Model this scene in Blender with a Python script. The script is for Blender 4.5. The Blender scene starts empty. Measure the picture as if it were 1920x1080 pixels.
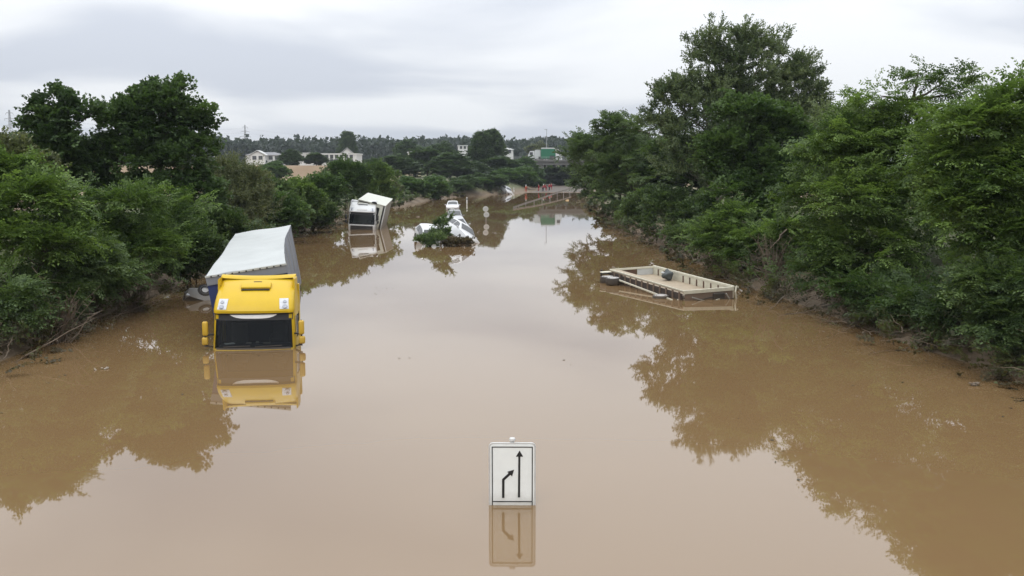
import bpy, bmesh, math, random
import numpy as np
from mathutils import Vector, Matrix

# ------------------------------------------------------------------ camera, sky, sun, exposure
SC = bpy.context.scene
COL = SC.collection
CAM_F, CAM_HOR, CAM_H = 1750.0, 317.0, 5.5          # focal length in photo pixels, horizon row, metres above water
PITCH = math.atan((540 - CAM_HOR) / CAM_F)
cam_d = bpy.data.cameras.new('camera')
cam = bpy.data.objects.new('camera', cam_d)
COL.objects.link(cam)
cam.location = (0, 0, CAM_H)
cam.rotation_euler = (math.pi / 2 - PITCH, 0, 0)
cam_d.sensor_width = 36.0
cam_d.lens = 36.0 * CAM_F / 1920.0
cam_d.clip_start, cam_d.clip_end = 0.1, 9000
SC.camera = cam

SKY_SEED = 7.0
SUN_EL, SUN_AZ = math.radians(52), math.radians(205)   # azimuth clockwise from +Y
world = bpy.data.worlds.new('World')
SC.world = world
world.use_nodes = True
wn, wl = world.node_tree.nodes, world.node_tree.links
wn.clear()


def wnode(t, **kw):
    n = wn.new(t)
    for k, v in kw.items():
        setattr(n, k, v)
    return n


sky = wnode('ShaderNodeTexSky', sky_type='NISHITA')
sky.sun_disc = False
sky.sun_elevation = SUN_EL
sky.sun_rotation = SUN_AZ
sky.dust_density = 3.0
bg_sky = wnode('ShaderNodeBackground')
bg_sky.inputs['Strength'].default_value = 0.10
wl.new(sky.outputs[0], bg_sky.inputs['Color'])
tc = wnode('ShaderNodeTexCoord')
sep = wnode('ShaderNodeSeparateXYZ')
wl.new(tc.outputs['Generated'], sep.inputs[0])
zz = wnode('ShaderNodeMath', operation='MAXIMUM')
zz.inputs[1].default_value = 0.0
wl.new(sep.outputs['Z'], zz.inputs[0])
zo = wnode('ShaderNodeMath', operation='ADD')
zo.inputs[1].default_value = 0.10
wl.new(zz.outputs[0], zo.inputs[0])
dx = wnode('ShaderNodeMath', operation='DIVIDE')
dy = wnode('ShaderNodeMath', operation='DIVIDE')
wl.new(sep.outputs['X'], dx.inputs[0]); wl.new(zo.outputs[0], dx.inputs[1])
wl.new(sep.outputs['Y'], dy.inputs[0]); wl.new(zo.outputs[0], dy.inputs[1])
cmb = wnode('ShaderNodeCombineXYZ')
dxo = wnode('ShaderNodeMath', operation='ADD')
dxo.inputs[1].default_value = 1.0
wl.new(dx.outputs[0], dxo.inputs[0])
wl.new(dxo.outputs[0], cmb.inputs[0]); wl.new(dy.outputs[0], cmb.inputs[1])
cmb.inputs[2].default_value = SKY_SEED
n1 = wnode('ShaderNodeTexNoise')
n1.inputs['Scale'].default_value = 0.5
n1.inputs['Detail'].default_value = 5.0
n1.inputs['Roughness'].default_value = 0.42
n1.inputs['Distortion'].default_value = 0.5
wl.new(cmb.outputs[0], n1.inputs['Vector'])
rmp = wnode('ShaderNodeValToRGB')
rmp.color_ramp.interpolation = 'EASE'
rmp.color_ramp.elements[0].position = 0.36
rmp.color_ramp.elements[0].color = (0.535, 0.568, 0.635, 1)
rmp.color_ramp.elements[1].position = 0.55
rmp.color_ramp.elements[1].color = (0.775, 0.793, 0.818, 1)
wl.new(n1.outputs['Fac'], rmp.inputs[0])
# an overcast sky brightens evenly from the horizon to the zenith
st = wnode('ShaderNodeMath', operation='MULTIPLY_ADD')
st.inputs[1].default_value = 2.0
st.inputs[2].default_value = 1.0
wl.new(zz.outputs[0], st.inputs[0])
bg_cl = wnode('ShaderNodeBackground')
wl.new(rmp.outputs[0], bg_cl.inputs['Color'])
wl.new(st.outputs[0], bg_cl.inputs['Strength'])
mixw = wnode('ShaderNodeMixShader')
mixw.inputs[0].default_value = 0.94
wl.new(bg_sky.outputs[0], mixw.inputs[1]); wl.new(bg_cl.outputs[0], mixw.inputs[2])
wo = wnode('ShaderNodeOutputWorld')
wl.new(mixw.outputs[0], wo.inputs['Surface'])

sun_d = bpy.data.lights.new('sun', 'SUN')
sun_d.energy = 0.5
sun_d.angle = math.radians(30)
sun_d.color = (1.0, 0.97, 0.92)
sun = bpy.data.objects.new('sun', sun_d)
COL.objects.link(sun)
sdir = Vector((math.sin(SUN_AZ) * math.cos(SUN_EL), math.cos(SUN_AZ) * math.cos(SUN_EL), math.sin(SUN_EL)))
sun.rotation_euler = sdir.to_track_quat('Z', 'Y').to_euler()
sun.location = (0, 0, 60)

vs = SC.view_settings
vs.view_transform = 'Standard'
vs.look = 'None'
vs.exposure = 0.10
vs.gamma = 1.0
vs.use_curve_mapping = False
SC.cycles.use_denoising = True
SC.cycles.max_bounces = 6
SC.cycles.diffuse_bounces = 4
SC.cycles.glossy_bounces = 3
SC.cycles.transmission_bounces = 4
SC.cycles.transparent_max_bounces = 6
SC.cycles.volume_bounces = 0
SC.cycles.caustics_reflective = False
SC.cycles.caustics_refractive = False

RNG = np.random.default_rng(11)
random.seed(7)
CP, SP = math.cos(PITCH), math.sin(PITCH)


def pix(px, py, Y):
    """world point that the photo pixel shows at forward distance Y"""
    d = np.array([(px - 960) / CAM_F, CP - (py - 540) / CAM_F * SP, -SP - (py - 540) / CAM_F * CP])
    return np.array([0, 0, CAM_H]) + d * (Y / d[1])


def pixz(px, py, z=0.0):
    """world point that the photo pixel shows at height z"""
    d = np.array([(px - 960) / CAM_F, CP - (py - 540) / CAM_F * SP, -SP - (py - 540) / CAM_F * CP])
    return np.array([0, 0, CAM_H]) + d * ((z - CAM_H) / d[2])


# ------------------------------------------------------------------ helpers
def tag(o, label=None, cat=None, group=None, kind=None):
    if label: o['label'] = label
    if cat: o['category'] = cat
    if group: o['group'] = group
    if kind: o['kind'] = kind
    elif cat: o['kind'] = 'thing'
    return o


def link(name, me, parent=None, loc=None):
    o = bpy.data.objects.new(name, me)
    COL.objects.link(o)
    if parent: o.parent = parent
    if loc is not None: o.location = loc
    return o


def empty(name, loc, rot=(0, 0, 0)):
    o = bpy.data.objects.new(name, None)
    COL.objects.link(o)
    o.location = loc
    o.rotation_euler = rot
    o.empty_display_size = 0.2
    return o


def copy_tree(o, parent=None):
    c = o.copy()
    COL.objects.link(c)
    c.parent = parent
    for ch in list(o.children):
        copy_tree(ch, c)
    return c


class MB:
    def __init__(s):
        s.v, s.f = [], []

    def add(s, v, f):
        b = len(s.v)
        s.v += [tuple(map(float, p)) for p in v]
        s.f += [tuple(b + i for i in q) for q in f]
        return s

    def box(s, c, d, rot=None):
        v = [Vector((x * d[0] / 2, y * d[1] / 2, z * d[2] / 2)) for z in (-1, 1) for y in (-1, 1) for x in (-1, 1)]
        if rot is not None: v = [rot @ p for p in v]
        v = [p + Vector(c) for p in v]
        return s.add(v, [(0, 2, 3, 1), (4, 5, 7, 6), (0, 1, 5, 4), (2, 6, 7, 3), (0, 4, 6, 2), (1, 3, 7, 5)])

    def rbox(s, c, d, b=0.03, rot=None, seg=2):
        bm = bmesh.new()
        bmesh.ops.create_cube(bm, size=1)
        for q in bm.verts:
            q.co = Vector((q.co.x * d[0], q.co.y * d[1], q.co.z * d[2]))
        bmesh.ops.bevel(bm, geom=bm.edges[:], offset=min(b, min(d) * 0.49), segments=seg, profile=0.5, affect='EDGES')
        bm.verts.index_update()
        v = [q.co.copy() for q in bm.verts]
        if rot is not None: v = [rot @ p for p in v]
        f = [[q.index for q in fc.verts] for fc in bm.faces]
        bm.free()
        return s.add([p + Vector(c) for p in v], f)

    def bar(s, a, b, w=0.05, h=None):
        a, b = Vector(a), Vector(b)
        d = b - a
        q = d.to_track_quat('Y', 'Z').to_matrix()
        return s.box((a + b) / 2, (w, d.length, h or w), q)

    def tube(s, pts, rad, n=6, cap=True):
        pts = [Vector(p) for p in pts]
        if not hasattr(rad, '__len__'): rad = [rad] * len(pts)
        base = len(s.v)
        ref = None
        for i, p in enumerate(pts):
            t = (pts[min(i + 1, len(pts) - 1)] - pts[max(i - 1, 0)])
            if t.length < 1e-6: t = Vector((0, 0, 1))
            t.normalize()
            if ref is None:
                ref = t.orthogonal().normalized()
            ref = (ref - t * ref.dot(t))
            if ref.length < 1e-5: ref = t.orthogonal()
            ref.normalize()
            bi = t.cross(ref)
            for k in range(n):
                a = 2 * math.pi * k / n
                s.v.append(tuple(p + (ref * math.cos(a) + bi * math.sin(a)) * rad[i]))
        for i in range(len(pts) - 1):
            for k in range(n):
                a0 = base + i * n + k
                a1 = base + i * n + (k + 1) % n
                s.f.append((a0, a1, a1 + n, a0 + n))
        if cap:
            s.f.append(tuple(base + k for k in reversed(range(n))))
            s.f.append(tuple(base + (len(pts) - 1) * n + k for k in range(n)))
        return s

    def cyl(s, c, r, h, axis='z', n=20, r2=None):
        r2 = r if r2 is None else r2
        ax = {'x': Vector((1, 0, 0)), 'y': Vector((0, 1, 0)), 'z': Vector((0, 0, 1))}[axis]
        c = Vector(c)
        return s.tube([c - ax * h / 2, c + ax * h / 2], [r, r2], n)

    def lathe(s, c, prof, axis='z', n=24):
        """prof: (radius, along axis) pairs"""
        base = len(s.v)
        for r, h in prof:
            for k in range(n):
                a = 2 * math.pi * k / n
                p = {'z': (r * math.cos(a), r * math.sin(a), h), 'x': (h, r * math.cos(a), r * math.sin(a)),
                     'y': (r * math.sin(a), h, r * math.cos(a))}[axis]
                s.v.append((c[0] + p[0], c[1] + p[1], c[2] + p[2]))
        for i in range(len(prof) - 1):
            for k in range(n):
                a0, a1 = base + i * n + k, base + i * n + (k + 1) % n
                s.f.append((a0, a1, a1 + n, a0 + n))
        return s

    def prism(s, poly, y0, y1):
        """poly in x,z extruded along y"""
        n = len(poly)
        v = [(p[0], y0, p[1]) for p in poly] + [(p[0], y1, p[1]) for p in poly]
        f = [tuple(range(n)), tuple(reversed(range(n, 2 * n)))]
        f += [(i, i + n, (i + 1) % n + n, (i + 1) % n) for i in range(n)]
        return s.add(v, f)

    def grid(s, P):
        """P: rows of points"""
        b = len(s.v)
        m, n = len(P), len(P[0])
        for r in P:
            for p in r: s.v.append(tuple(map(float, p)))
        for i in range(m - 1):
            for j in range(n - 1):
                a = b + i * n + j
                s.f.append((a, a + 1, a + n + 1, a + n))
        return s

    def build(s, name, mat, parent=None, smooth=False, loc=None, auto=None):
        me = bpy.data.meshes.new(name)
        me.from_pydata(s.v, [], s.f)
        me.materials.append(mat)
        bm = bmesh.new()
        bm.from_mesh(me)
        bmesh.ops.recalc_face_normals(bm, faces=bm.faces[:])
        bm.to_mesh(me)
        bm.free()
        if smooth or auto:
            me.polygons.foreach_set('use_smooth', [True] * len(me.polygons))
            if auto:
                me.set_sharp_from_angle(angle=math.radians(auto))
        me.update()
        return link(name, me, parent, loc)


# ------------------------------------------------------------------ materials
def newmat(name):
    m = bpy.data.materials.new(name)
    m.use_nodes = True
    nt = m.node_tree
    nt.nodes.clear()
    out = nt.nodes.new('ShaderNodeOutputMaterial')
    return m, nt, out


def mat(name, col, rough=0.5, metal=0.0, var=0.15, scale=3.0, mud=0.0, mud_h=1.0, bump=0.0, coat=0.0, spec=0.5):
    """painted or bare surface with uneven colour and, when mud > 0, a flood-silt stain up to about mud_h metres over the water"""
    m, nt, out = newmat(name)
    N, L = nt.nodes, nt.links
    bs = N.new('ShaderNodeBsdfPrincipled')
    geo = N.new('ShaderNodeNewGeometry')
    nz = N.new('ShaderNodeTexNoise')
    nz.inputs['Scale'].default_value = scale
    nz.inputs['Detail'].default_value = 6
    nz.inputs['Roughness'].default_value = 0.62
    L.new(geo.outputs['Position'], nz.inputs['Vector'])
    mx = N.new('ShaderNodeMix'); mx.data_type = 'RGBA'
    mx.inputs[6].default_value = (*[c * (1 - var) for c in col], 1)
    mx.inputs[7].default_value = (*[min(1, c * (1 + var * 0.6)) for c in col], 1)
    L.new(nz.outputs['Fac'], mx.inputs[0])
    colout = mx.outputs[2]
    rr = N.new('ShaderNodeMapRange')
    rr.inputs[3].default_value = max(0.02, rough - 0.12); rr.inputs[4].default_value = min(1, rough + 0.15)
    L.new(nz.outputs['Fac'], rr.inputs[0])
    rout = rr.outputs[0]
    if mud > 0:
        sx = N.new('ShaderNodeSeparateXYZ')
        L.new(geo.outputs['Position'], sx.inputs[0])
        n2 = N.new('ShaderNodeTexNoise')
        n2.inputs['Scale'].default_value = 5.0; n2.inputs['Detail'].default_value = 8; n2.inputs['Roughness'].default_value = 0.7
        L.new(geo.outputs['Position'], n2.inputs['Vector'])
        a = N.new('ShaderNodeMath'); a.operation = 'MULTIPLY_ADD'      # noise*0.9*h + z
        a.inputs[1].default_value = mud_h * 1.1
        L.new(n2.outputs['Fac'], a.inputs[0]); L.new(sx.outputs['Z'], a.inputs[2])
        mr = N.new('ShaderNodeMapRange')
        mr.inputs[1].default_value = mud_h * 1.35; mr.inputs[2].default_value = mud_h * 0.4
        mr.inputs[3].default_value = 0.0; mr.inputs[4].default_value = mud
        L.new(a.outputs[0], mr.inputs[0])
        m2 = N.new('ShaderNodeMix'); m2.data_type = 'RGBA'
        m2.inputs[7].default_value = (0.20, 0.145, 0.088, 1)
        L.new(mr.outputs[0], m2.inputs[0]); L.new(colout, m2.inputs[6])
        colout = m2.outputs[2]
        mrr = N.new('ShaderNodeMix'); mrr.data_type = 'FLOAT'
        mrr.inputs[3].default_value = 0.75
        L.new(mr.outputs[0], mrr.inputs[0]); L.new(rout, mrr.inputs[2])
        rout = mrr.outputs[0]
    L.new(colout, bs.inputs['Base Color'])
    L.new(rout, bs.inputs['Roughness'])
    bs.inputs['Metallic'].default_value = metal
    bs.inputs['Specular IOR Level'].default_value = spec
    if coat:
        bs.inputs['Coat Weight'].default_value = coat
        bs.inputs['Coat Roughness'].default_value = 0.08
    if bump:
        bp = N.new('ShaderNodeBump'); bp.inputs['Strength'].default_value = bump; bp.inputs['Distance'].default_value = 0.02
        L.new(nz.outputs['Fac'], bp.inputs['Height']); L.new(bp.outputs[0], bs.inputs['Normal'])
    L.new(bs.outputs[0], out.inputs['Surface'])
    return m


def leafmat(name, dark, light, mudcol=(0.085, 0.068, 0.042), trans=0.42, rough=0.5):
    m, nt, out = newmat(name)
    N, L = nt.nodes, nt.links
    at = N.new('ShaderNodeAttribute'); at.attribute_name = 'tint'
    am = N.new('ShaderNodeAttribute'); am.attribute_name = 'mud'
    mx = N.new('ShaderNodeMix'); mx.data_type = 'RGBA'
    mx.inputs[6].default_value = (*dark, 1); mx.inputs[7].default_value = (*light, 1)
    L.new(at.outputs['Fac'], mx.inputs[0])
    m2 = N.new('ShaderNodeMix'); m2.data_type = 'RGBA'
    m2.inputs[7].default_value = (*mudcol, 1)
    L.new(am.outputs['Fac'], m2.inputs[0]); L.new(mx.outputs[2], m2.inputs[6])
    bs = N.new('ShaderNodeBsdfPrincipled')
    bs.inputs['Roughness'].default_value = rough
    bs.inputs['Specular IOR Level'].default_value = 0.35
    L.new(m2.outputs[2], bs.inputs['Base Color'])
    tr = N.new('ShaderNodeBsdfTranslucent')
    g = N.new('ShaderNodeMix'); g.data_type = 'RGBA'; g.blend_type = 'MULTIPLY'
    g.inputs[0].default_value = 1.0; g.inputs[7].default_value = (1.0, 1.05, 0.6, 1)
    L.new(m2.outputs[2], g.inputs[6]); L.new(g.outputs[2], tr.inputs['Color'])
    ms = N.new('ShaderNodeMixShader'); ms.inputs[0].default_value = trans
    L.new(bs.outputs[0], ms.inputs[1]); L.new(tr.outputs[0], ms.inputs[2])
    L.new(ms.outputs[0], out.inputs['Surface'])
    return m


def glassmat(name, tint=(0.03, 0.035, 0.04), clear=0.25):
    m, nt, out = newmat(name)
    N, L = nt.nodes, nt.links
    bs = N.new('ShaderNodeBsdfPrincipled')
    bs.inputs['Base Color'].default_value = (*tint, 1)
    bs.inputs['Specular IOR Level'].default_value = 0.3
    geo = N.new('ShaderNodeNewGeometry')
    nz = N.new('ShaderNodeTexNoise'); nz.inputs['Scale'].default_value = 7; nz.inputs['Detail'].default_value = 5
    L.new(geo.outputs['Position'], nz.inputs['Vector'])
    mr = N.new('ShaderNodeMapRange'); mr.inputs[1].default_value = 0.35; mr.inputs[2].default_value = 0.8
    mr.inputs[3].default_value = 0.03; mr.inputs[4].default_value = 0.22
    L.new(nz.outputs['Fac'], mr.inputs[0]); L.new(mr.outputs[0], bs.inputs['Roughness'])
    t = N.new('ShaderNodeBsdfTransparent'); t.inputs[0].default_value = (0.55, 0.6, 0.6, 1)
    ms = N.new('ShaderNodeMixShader'); ms.inputs[0].default_value = 1 - clear
    L.new(t.outputs[0], ms.inputs[1]); L.new(bs.outputs[0], ms.inputs[2])
    L.new(ms.outputs[0], out.inputs['Surface'])
    return m


M = {}
M['yellow'] = mat('yellow_paint', (0.55, 0.365, 0.012), 0.38, var=0.12, scale=2.0, mud=0.4, mud_h=0.5, coat=0.08, spec=0.3)
M['yellow_dull'] = mat('yellow_plastic', (0.52, 0.33, 0.03), 0.45, var=0.12, mud=0.3, mud_h=0.8)
M['white'] = mat('white_paint', (0.58, 0.59, 0.59), 0.32, var=0.08, mud=0.55, mud_h=0.8, coat=0.2)
M['tarp_white'] = mat('white_tarpaulin', (0.43, 0.45, 0.445), 0.6, var=0.22, scale=1.1, bump=0.5)
M['tarp_grey'] = mat('grey_curtain', (0.19, 0.205, 0.24), 0.6, var=0.2, scale=1.5, mud=0.5, mud_h=0.7)
M['tarp_blue'] = mat('blue_tarpaulin', (0.018, 0.035, 0.14), 0.55, var=0.2, mud=0.6, mud_h=0.6)
M['box_cream'] = mat('cream_panel', (0.50, 0.51, 0.45), 0.5, var=0.12, mud=0.55, mud_h=1.2)
M['grey_and_shaded'] = mat('grey_and_shaded_panel', (0.33, 0.32, 0.29), 0.6, var=0.15, mud=0.6, mud_h=1.4)  # grey of small items; on the box walls, cream with shade mixed in
M['black'] = mat('black_plastic', (0.018, 0.018, 0.02), 0.5, var=0.3, mud=0.25, mud_h=0.7)
M['rubber'] = mat('tyre_rubber', (0.02, 0.02, 0.021), 0.8, var=0.3, mud=0.35, mud_h=0.7)
M['rim'] = mat('rim_metal', (0.50, 0.49, 0.47), 0.4, metal=0.3, var=0.2, mud=0.3, mud_h=0.7)
M['steel'] = mat('galvanised_steel', (0.42, 0.42, 0.40), 0.5, metal=0.4, var=0.25, mud=0.4, mud_h=0.7)
M['lamp'] = mat('lamp_lens', (0.55, 0.57, 0.60), 0.12, var=0.35, scale=14)
M['lamp_white'] = mat('white_lamp_cover', (0.85, 0.86, 0.86), 0.25, var=0.05)
M['lamp_dark'] = mat('lamp_reflector', (0.30, 0.31, 0.34), 0.15, metal=0.7, var=0.5, scale=25)
M['red_lamp'] = mat('red_lamp_lens', (0.30, 0.02, 0.015), 0.2, var=0.2)
M['glass'] = glassmat('tinted_glass', (0.010, 0.012, 0.014), 0.5)
M['glass_grey'] = mat('dirty_window_glass', (0.075, 0.08, 0.085), 0.15, var=0.5, scale=4, mud=0.5, mud_h=0.8)
M['dark'] = mat('dark_interior', (0.016, 0.016, 0.018), 0.8, var=0.3)
M['seat'] = mat('seat_fabric', (0.07, 0.068, 0.065), 0.85, var=0.3)
M['silver'] = mat('silver_car_paint', (0.44, 0.45, 0.46), 0.3, metal=0.35, var=0.2, mud=0.75, mud_h=1.2, coat=0.15)
M['grey_car'] = mat('grey_car_paint', (0.20, 0.205, 0.21), 0.32, metal=0.3, var=0.2, mud=0.6, mud_h=1.0, coat=0.3)
M['dark_car'] = mat('dark_car_paint', (0.045, 0.05, 0.06), 0.3, metal=0.3, var=0.2, mud=0.55, mud_h=0.8, coat=0.3)
M['white_car'] = mat('white_car_paint', (0.60, 0.61, 0.62), 0.35, var=0.12, mud=0.7, mud_h=0.8, coat=0.1)
M['sign_white'] = mat('sign_face', (0.80, 0.83, 0.82), 0.4, var=0.10, scale=9, mud=0.4, mud_h=0.3)
M['sign_black'] = mat('sign_print', (0.012, 0.012, 0.013), 0.45, var=0.2)
M['sign_grey'] = mat('sign_edge', (0.55, 0.545, 0.53), 0.5, metal=0.15, var=0.2, scale=9)
M['tan'] = mat('wet_plywood', (0.40, 0.33, 0.24), 0.65, var=0.35, scale=2.5, mud=0.4, mud_h=1.3)
M['cream'] = mat('cream_steel', (0.60, 0.58, 0.47), 0.5, var=0.15, scale=5, mud=0.35, mud_h=0.8)
M['rail_mud'] = mat('muddy_rail', (0.19, 0.16, 0.12), 0.6, metal=0.2, var=0.3, scale=2)
M['rib'] = mat('muddy_rib_steel', (0.17, 0.12, 0.085), 0.75, var=0.4, scale=6)
M['bundle'] = mat('dark_crumpled_sheet', (0.06, 0.07, 0.07), 0.6, var=0.5, scale=6)
M['under'] = mat('dark_underbody', (0.045, 0.032, 0.025), 0.8, var=0.5, scale=5)
M['rust'] = mat('rusty_steel', (0.10, 0.055, 0.035), 0.8, var=0.4, scale=8)
M['concrete'] = mat('concrete', (0.15, 0.147, 0.14), 0.85, var=0.25, scale=0.8)
M['bark'] = mat('bark', (0.085, 0.065, 0.048), 0.9, var=0.5, scale=9, bump=0.6)
M['bark_pale'] = mat('pale_bark', (0.17, 0.145, 0.115), 0.9, var=0.45, scale=7, bump=0.6)
M['deadwood'] = mat('dead_wood', (0.15, 0.115, 0.082), 0.9, var=0.5, scale=6)
M['render_white'] = mat('white_render', (0.62, 0.62, 0.60), 0.8, var=0.08, scale=0.4)
M['render_ochre'] = mat('ochre_render', (0.50, 0.36, 0.19), 0.8, var=0.1, scale=0.4)
M['roof_grey'] = mat('grey_roof_tiles', (0.20, 0.20, 0.21), 0.8, var=0.25, scale=1.0)
M['roof_pale'] = mat('pale_roof_sheet', (0.48, 0.49, 0.48), 0.7, var=0.15, scale=1.0)
M['roof_red'] = mat('red_roof_tiles', (0.33, 0.10, 0.065), 0.8, var=0.3, scale=1.0)
M['pylon'] = mat('pylon_steel', (0.30, 0.31, 0.32), 0.6, var=0.1)
M['green_box'] = mat('green_tarpaulin', (0.010, 0.13, 0.065), 0.5, var=0.15, scale=1.0)
M['red_suit'] = mat('red_jacket', (0.28, 0.02, 0.03), 0.8, var=0.2, scale=6)
M['orange_suit'] = mat('orange_jacket', (0.32, 0.06, 0.03), 0.8, var=0.2, scale=6)
M['navy'] = mat('dark_trousers', (0.03, 0.03, 0.045), 0.85, var=0.3)
M['skin'] = mat('skin', (0.42, 0.26, 0.19), 0.6, var=0.1)
M['hair'] = mat('hair', (0.04, 0.028, 0.02), 0.7, var=0.3)
M['asphalt'] = mat('muddy_asphalt', (0.075, 0.056, 0.040), 0.7, var=0.35, scale=0.7)

LEAF = {
    'dark': leafmat('leaf_dark_green', (0.032, 0.062, 0.022), (0.115, 0.185, 0.060)),
    'robinia': leafmat('leaf_fresh_green', (0.040, 0.076, 0.018), (0.190, 0.285, 0.075)),
    'poplar': leafmat('leaf_grey_green', (0.050, 0.080, 0.034), (0.175, 0.220, 0.105)),
    'deep': leafmat('leaf_deep_green', (0.030, 0.060, 0.018), (0.110, 0.180, 0.052)),
    'shrub': leafmat('leaf_bank_shrub', (0.036, 0.066, 0.022), (0.140, 0.205, 0.070)),
    'olive': leafmat('leaf_olive', (0.070, 0.085, 0.040), (0.175, 0.195, 0.090)),
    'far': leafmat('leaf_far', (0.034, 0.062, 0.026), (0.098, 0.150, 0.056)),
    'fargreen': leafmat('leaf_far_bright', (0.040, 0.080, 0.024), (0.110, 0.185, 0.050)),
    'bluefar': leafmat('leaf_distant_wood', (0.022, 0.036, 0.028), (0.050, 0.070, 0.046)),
    'dry': leafmat('leaf_withered', (0.060, 0.048, 0.030), (0.150, 0.120, 0.075)),
}

# ------------------------------------------------------------------ terrain
BY = np.array([-80, 10, 24.5, 28.7, 37.2, 43.2, 63, 94, 134, 186, 215, 240, 290, 330], float)
BR = np.array([15.5, 14.5, 13.4, 12.6, 11.9, 11.3, 10.8, 10.2, 12.0, 14.5, 18, 21, 25, 27], float)
LY = np.array([-80, 10, 26.3, 32.7, 38, 46.3, 79, 94.5, 134.6, 170, 190, 205, 216, 230, 260, 290, 330], float)
LX = np.array([-15, -14.6, -14.7, -15.5, -15.3, -16.2, -18.2, -18.5, -17.2, -14.3, -10.5, -4, 0.5, 3.5, 6.2, 8, 9], float)


def xr(y): return np.interp(y, BY, BR)
def xl(y): return np.interp(y, LY, LX)


def sstep(a, b, x):
    t = np.clip((x - a) / (b - a), 0, 1)
    return t * t * (3 - 2 * t)


def wob(x, y):
    return (np.sin(x * 0.9 + 1.3) * np.cos(y * 0.7 + 0.4) + 0.6 * np.sin(x * 2.1 + y * 1.7) + 0.5 * np.sin(y * 0.31 + 2.0) * np.cos(x * 0.23))


def terrain(x, y):
    x, y = np.asarray(x, float), np.asarray(y, float)
    dl = xl(y) - x
    dr = x - xr(y)
    out = np.maximum(dl, dr)                      # > 0 outside the cutting
    far = sstep(250, 900, y) * 7.0
    wide = sstep(60, 420, np.abs(x)) * 1.2
    plat = 3.25 + far + wide + 0.10 * wob(x * 0.2, y * 0.2)
    slope = out * 0.52 + 0.16 * wob(x, y) * sstep(0.2, 2, out)
    land = np.minimum(slope, plat) - 0.25 * np.exp(-((slope - plat) / 0.8) ** 2)
    bed = np.maximum(out * 0.45, -2.3)
    road = -2.3 + 2.40 * sstep(120, 232, y) + 0.30 * sstep(228, 285, y)
    bed = np.where(y > 120, np.maximum(out * 0.45, road), bed)
    z = np.where(out > 0, np.maximum(land, np.where(y > 200, road, -9)), bed)
    emb = np.clip(6.6 - np.maximum(np.abs(y - 292) - 7, 0) * 0.5, 0, 7)
    z = np.where((out > 1.5), np.maximum(z, emb * sstep(1.5, 9, out)), z)
    return z


def tz(x, y): return float(terrain(x, y))


xs = np.concatenate([np.linspace(-1600, -140, 22), np.linspace(-120, -44, 20), np.arange(-42, 42.1, 0.7), np.linspace(44, 120, 20), np.linspace(140, 1600, 22)])
ys = np.concatenate([np.linspace(-120, -8, 12), np.arange(-5, 110, 1.0), np.arange(110, 330, 2.0), np.linspace(335, 600, 30), np.linspace(640, 1900, 16)])
XX, YY = np.meshgrid(xs, ys)
ZZ = terrain(XX, YY)
gm = bpy.data.meshes.new('ground')
nv, (ny_, nx_) = XX.size, XX.shape
gm.vertices.add(nv)
gm.vertices.foreach_set('co', np.stack([XX, YY, ZZ], -1).astype(np.float32).ravel())
ii = (np.arange(ny_ - 1)[:, None] * nx_ + np.arange(nx_ - 1)[None, :]).ravel()
quad = np.stack([ii, ii + 1, ii + nx_ + 1, ii + nx_], -1)
gm.loops.add(quad.size)
gm.loops.foreach_set('vertex_index', quad.ravel().astype(np.int32))
gm.polygons.add(len(quad))
gm.polygons.foreach_set('loop_start', (np.arange(len(quad)) * 4).astype(np.int32))
gm.polygons.foreach_set('use_smooth', np.ones(len(quad), bool))
gm.update(calc_edges=True)
out_d = np.maximum(xl(YY) - XX, XX - xr(YY))
fieldw = sstep(8.5, 12, out_d) * (1 - sstep(185, 210, YY) * sstep(-40, -22, XX))
at = gm.attributes.new('field', 'FLOAT', 'POINT'); at.data.foreach_set('value', fieldw.astype(np.float32).ravel())
mudw = 1 - sstep(0.35, 1.3, ZZ)
at = gm.attributes.new('silt', 'FLOAT', 'POINT'); at.data.foreach_set('value', mudw.astype(np.float32).ravel())


def ground_material():
    m, nt, out = newmat('ground_earth_grass_stubble')
    N, L = nt.nodes, nt.links
    geo = N.new('ShaderNodeNewGeometry')

    def noise(s, d=6, r=0.6):
        n = N.new('ShaderNodeTexNoise'); n.inputs['Scale'].default_value = s; n.inputs['Detail'].default_value = d
        n.inputs['Roughness'].default_value = r; L.new(geo.outputs['Position'], n.inputs['Vector']); return n

    def mix(a, b, f):
        x = N.new('ShaderNodeMix'); x.data_type = 'RGBA'
        for i, v in ((6, a), (7, b)):
            if isinstance(v, tuple): x.inputs[i].default_value = (*v, 1)
            else: L.new(v, x.inputs[i])
        L.new(f, x.inputs[0]); return x.outputs[2]

    def attr(n):
        a = N.new('ShaderNodeAttribute'); a.attribute_name = n; return a.outputs['Fac']
    grass = mix((0.045, 0.062, 0.022), (0.115, 0.115, 0.050), noise(0.8).outputs['Fac'])
    straw = mix((0.16, 0.105, 0.060), (0.26, 0.190, 0.118), noise(0.09).outputs['Fac'])
    mud = mix((0.085, 0.060, 0.038), (0.19, 0.140, 0.088), noise(1.4).outputs['Fac'])
    c = mix(grass, straw, attr('field'))
    c = mix(c, mud, attr('silt'))
    bs = N.new('ShaderNodeBsdfPrincipled')
    bs.inputs['Roughness'].default_value = 0.85
    L.new(c, bs.inputs['Base Color'])
    bp = N.new('ShaderNodeBump'); bp.inputs['Strength'].default_value = 0.7; bp.inputs['Distance'].default_value = 0.12
    L.new(noise(5, 8).outputs['Fac'], bp.inputs['Height']); L.new(bp.outputs[0], bs.inputs['Normal'])
    L.new(bs.outputs[0], out.inputs['Surface'])
    return m


gm.materials.append(ground_material())
ground = link('ground', gm)
tag(ground, 'stubble field and grassy cutting banks round the flooded road', 'ground', kind='structure')


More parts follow.
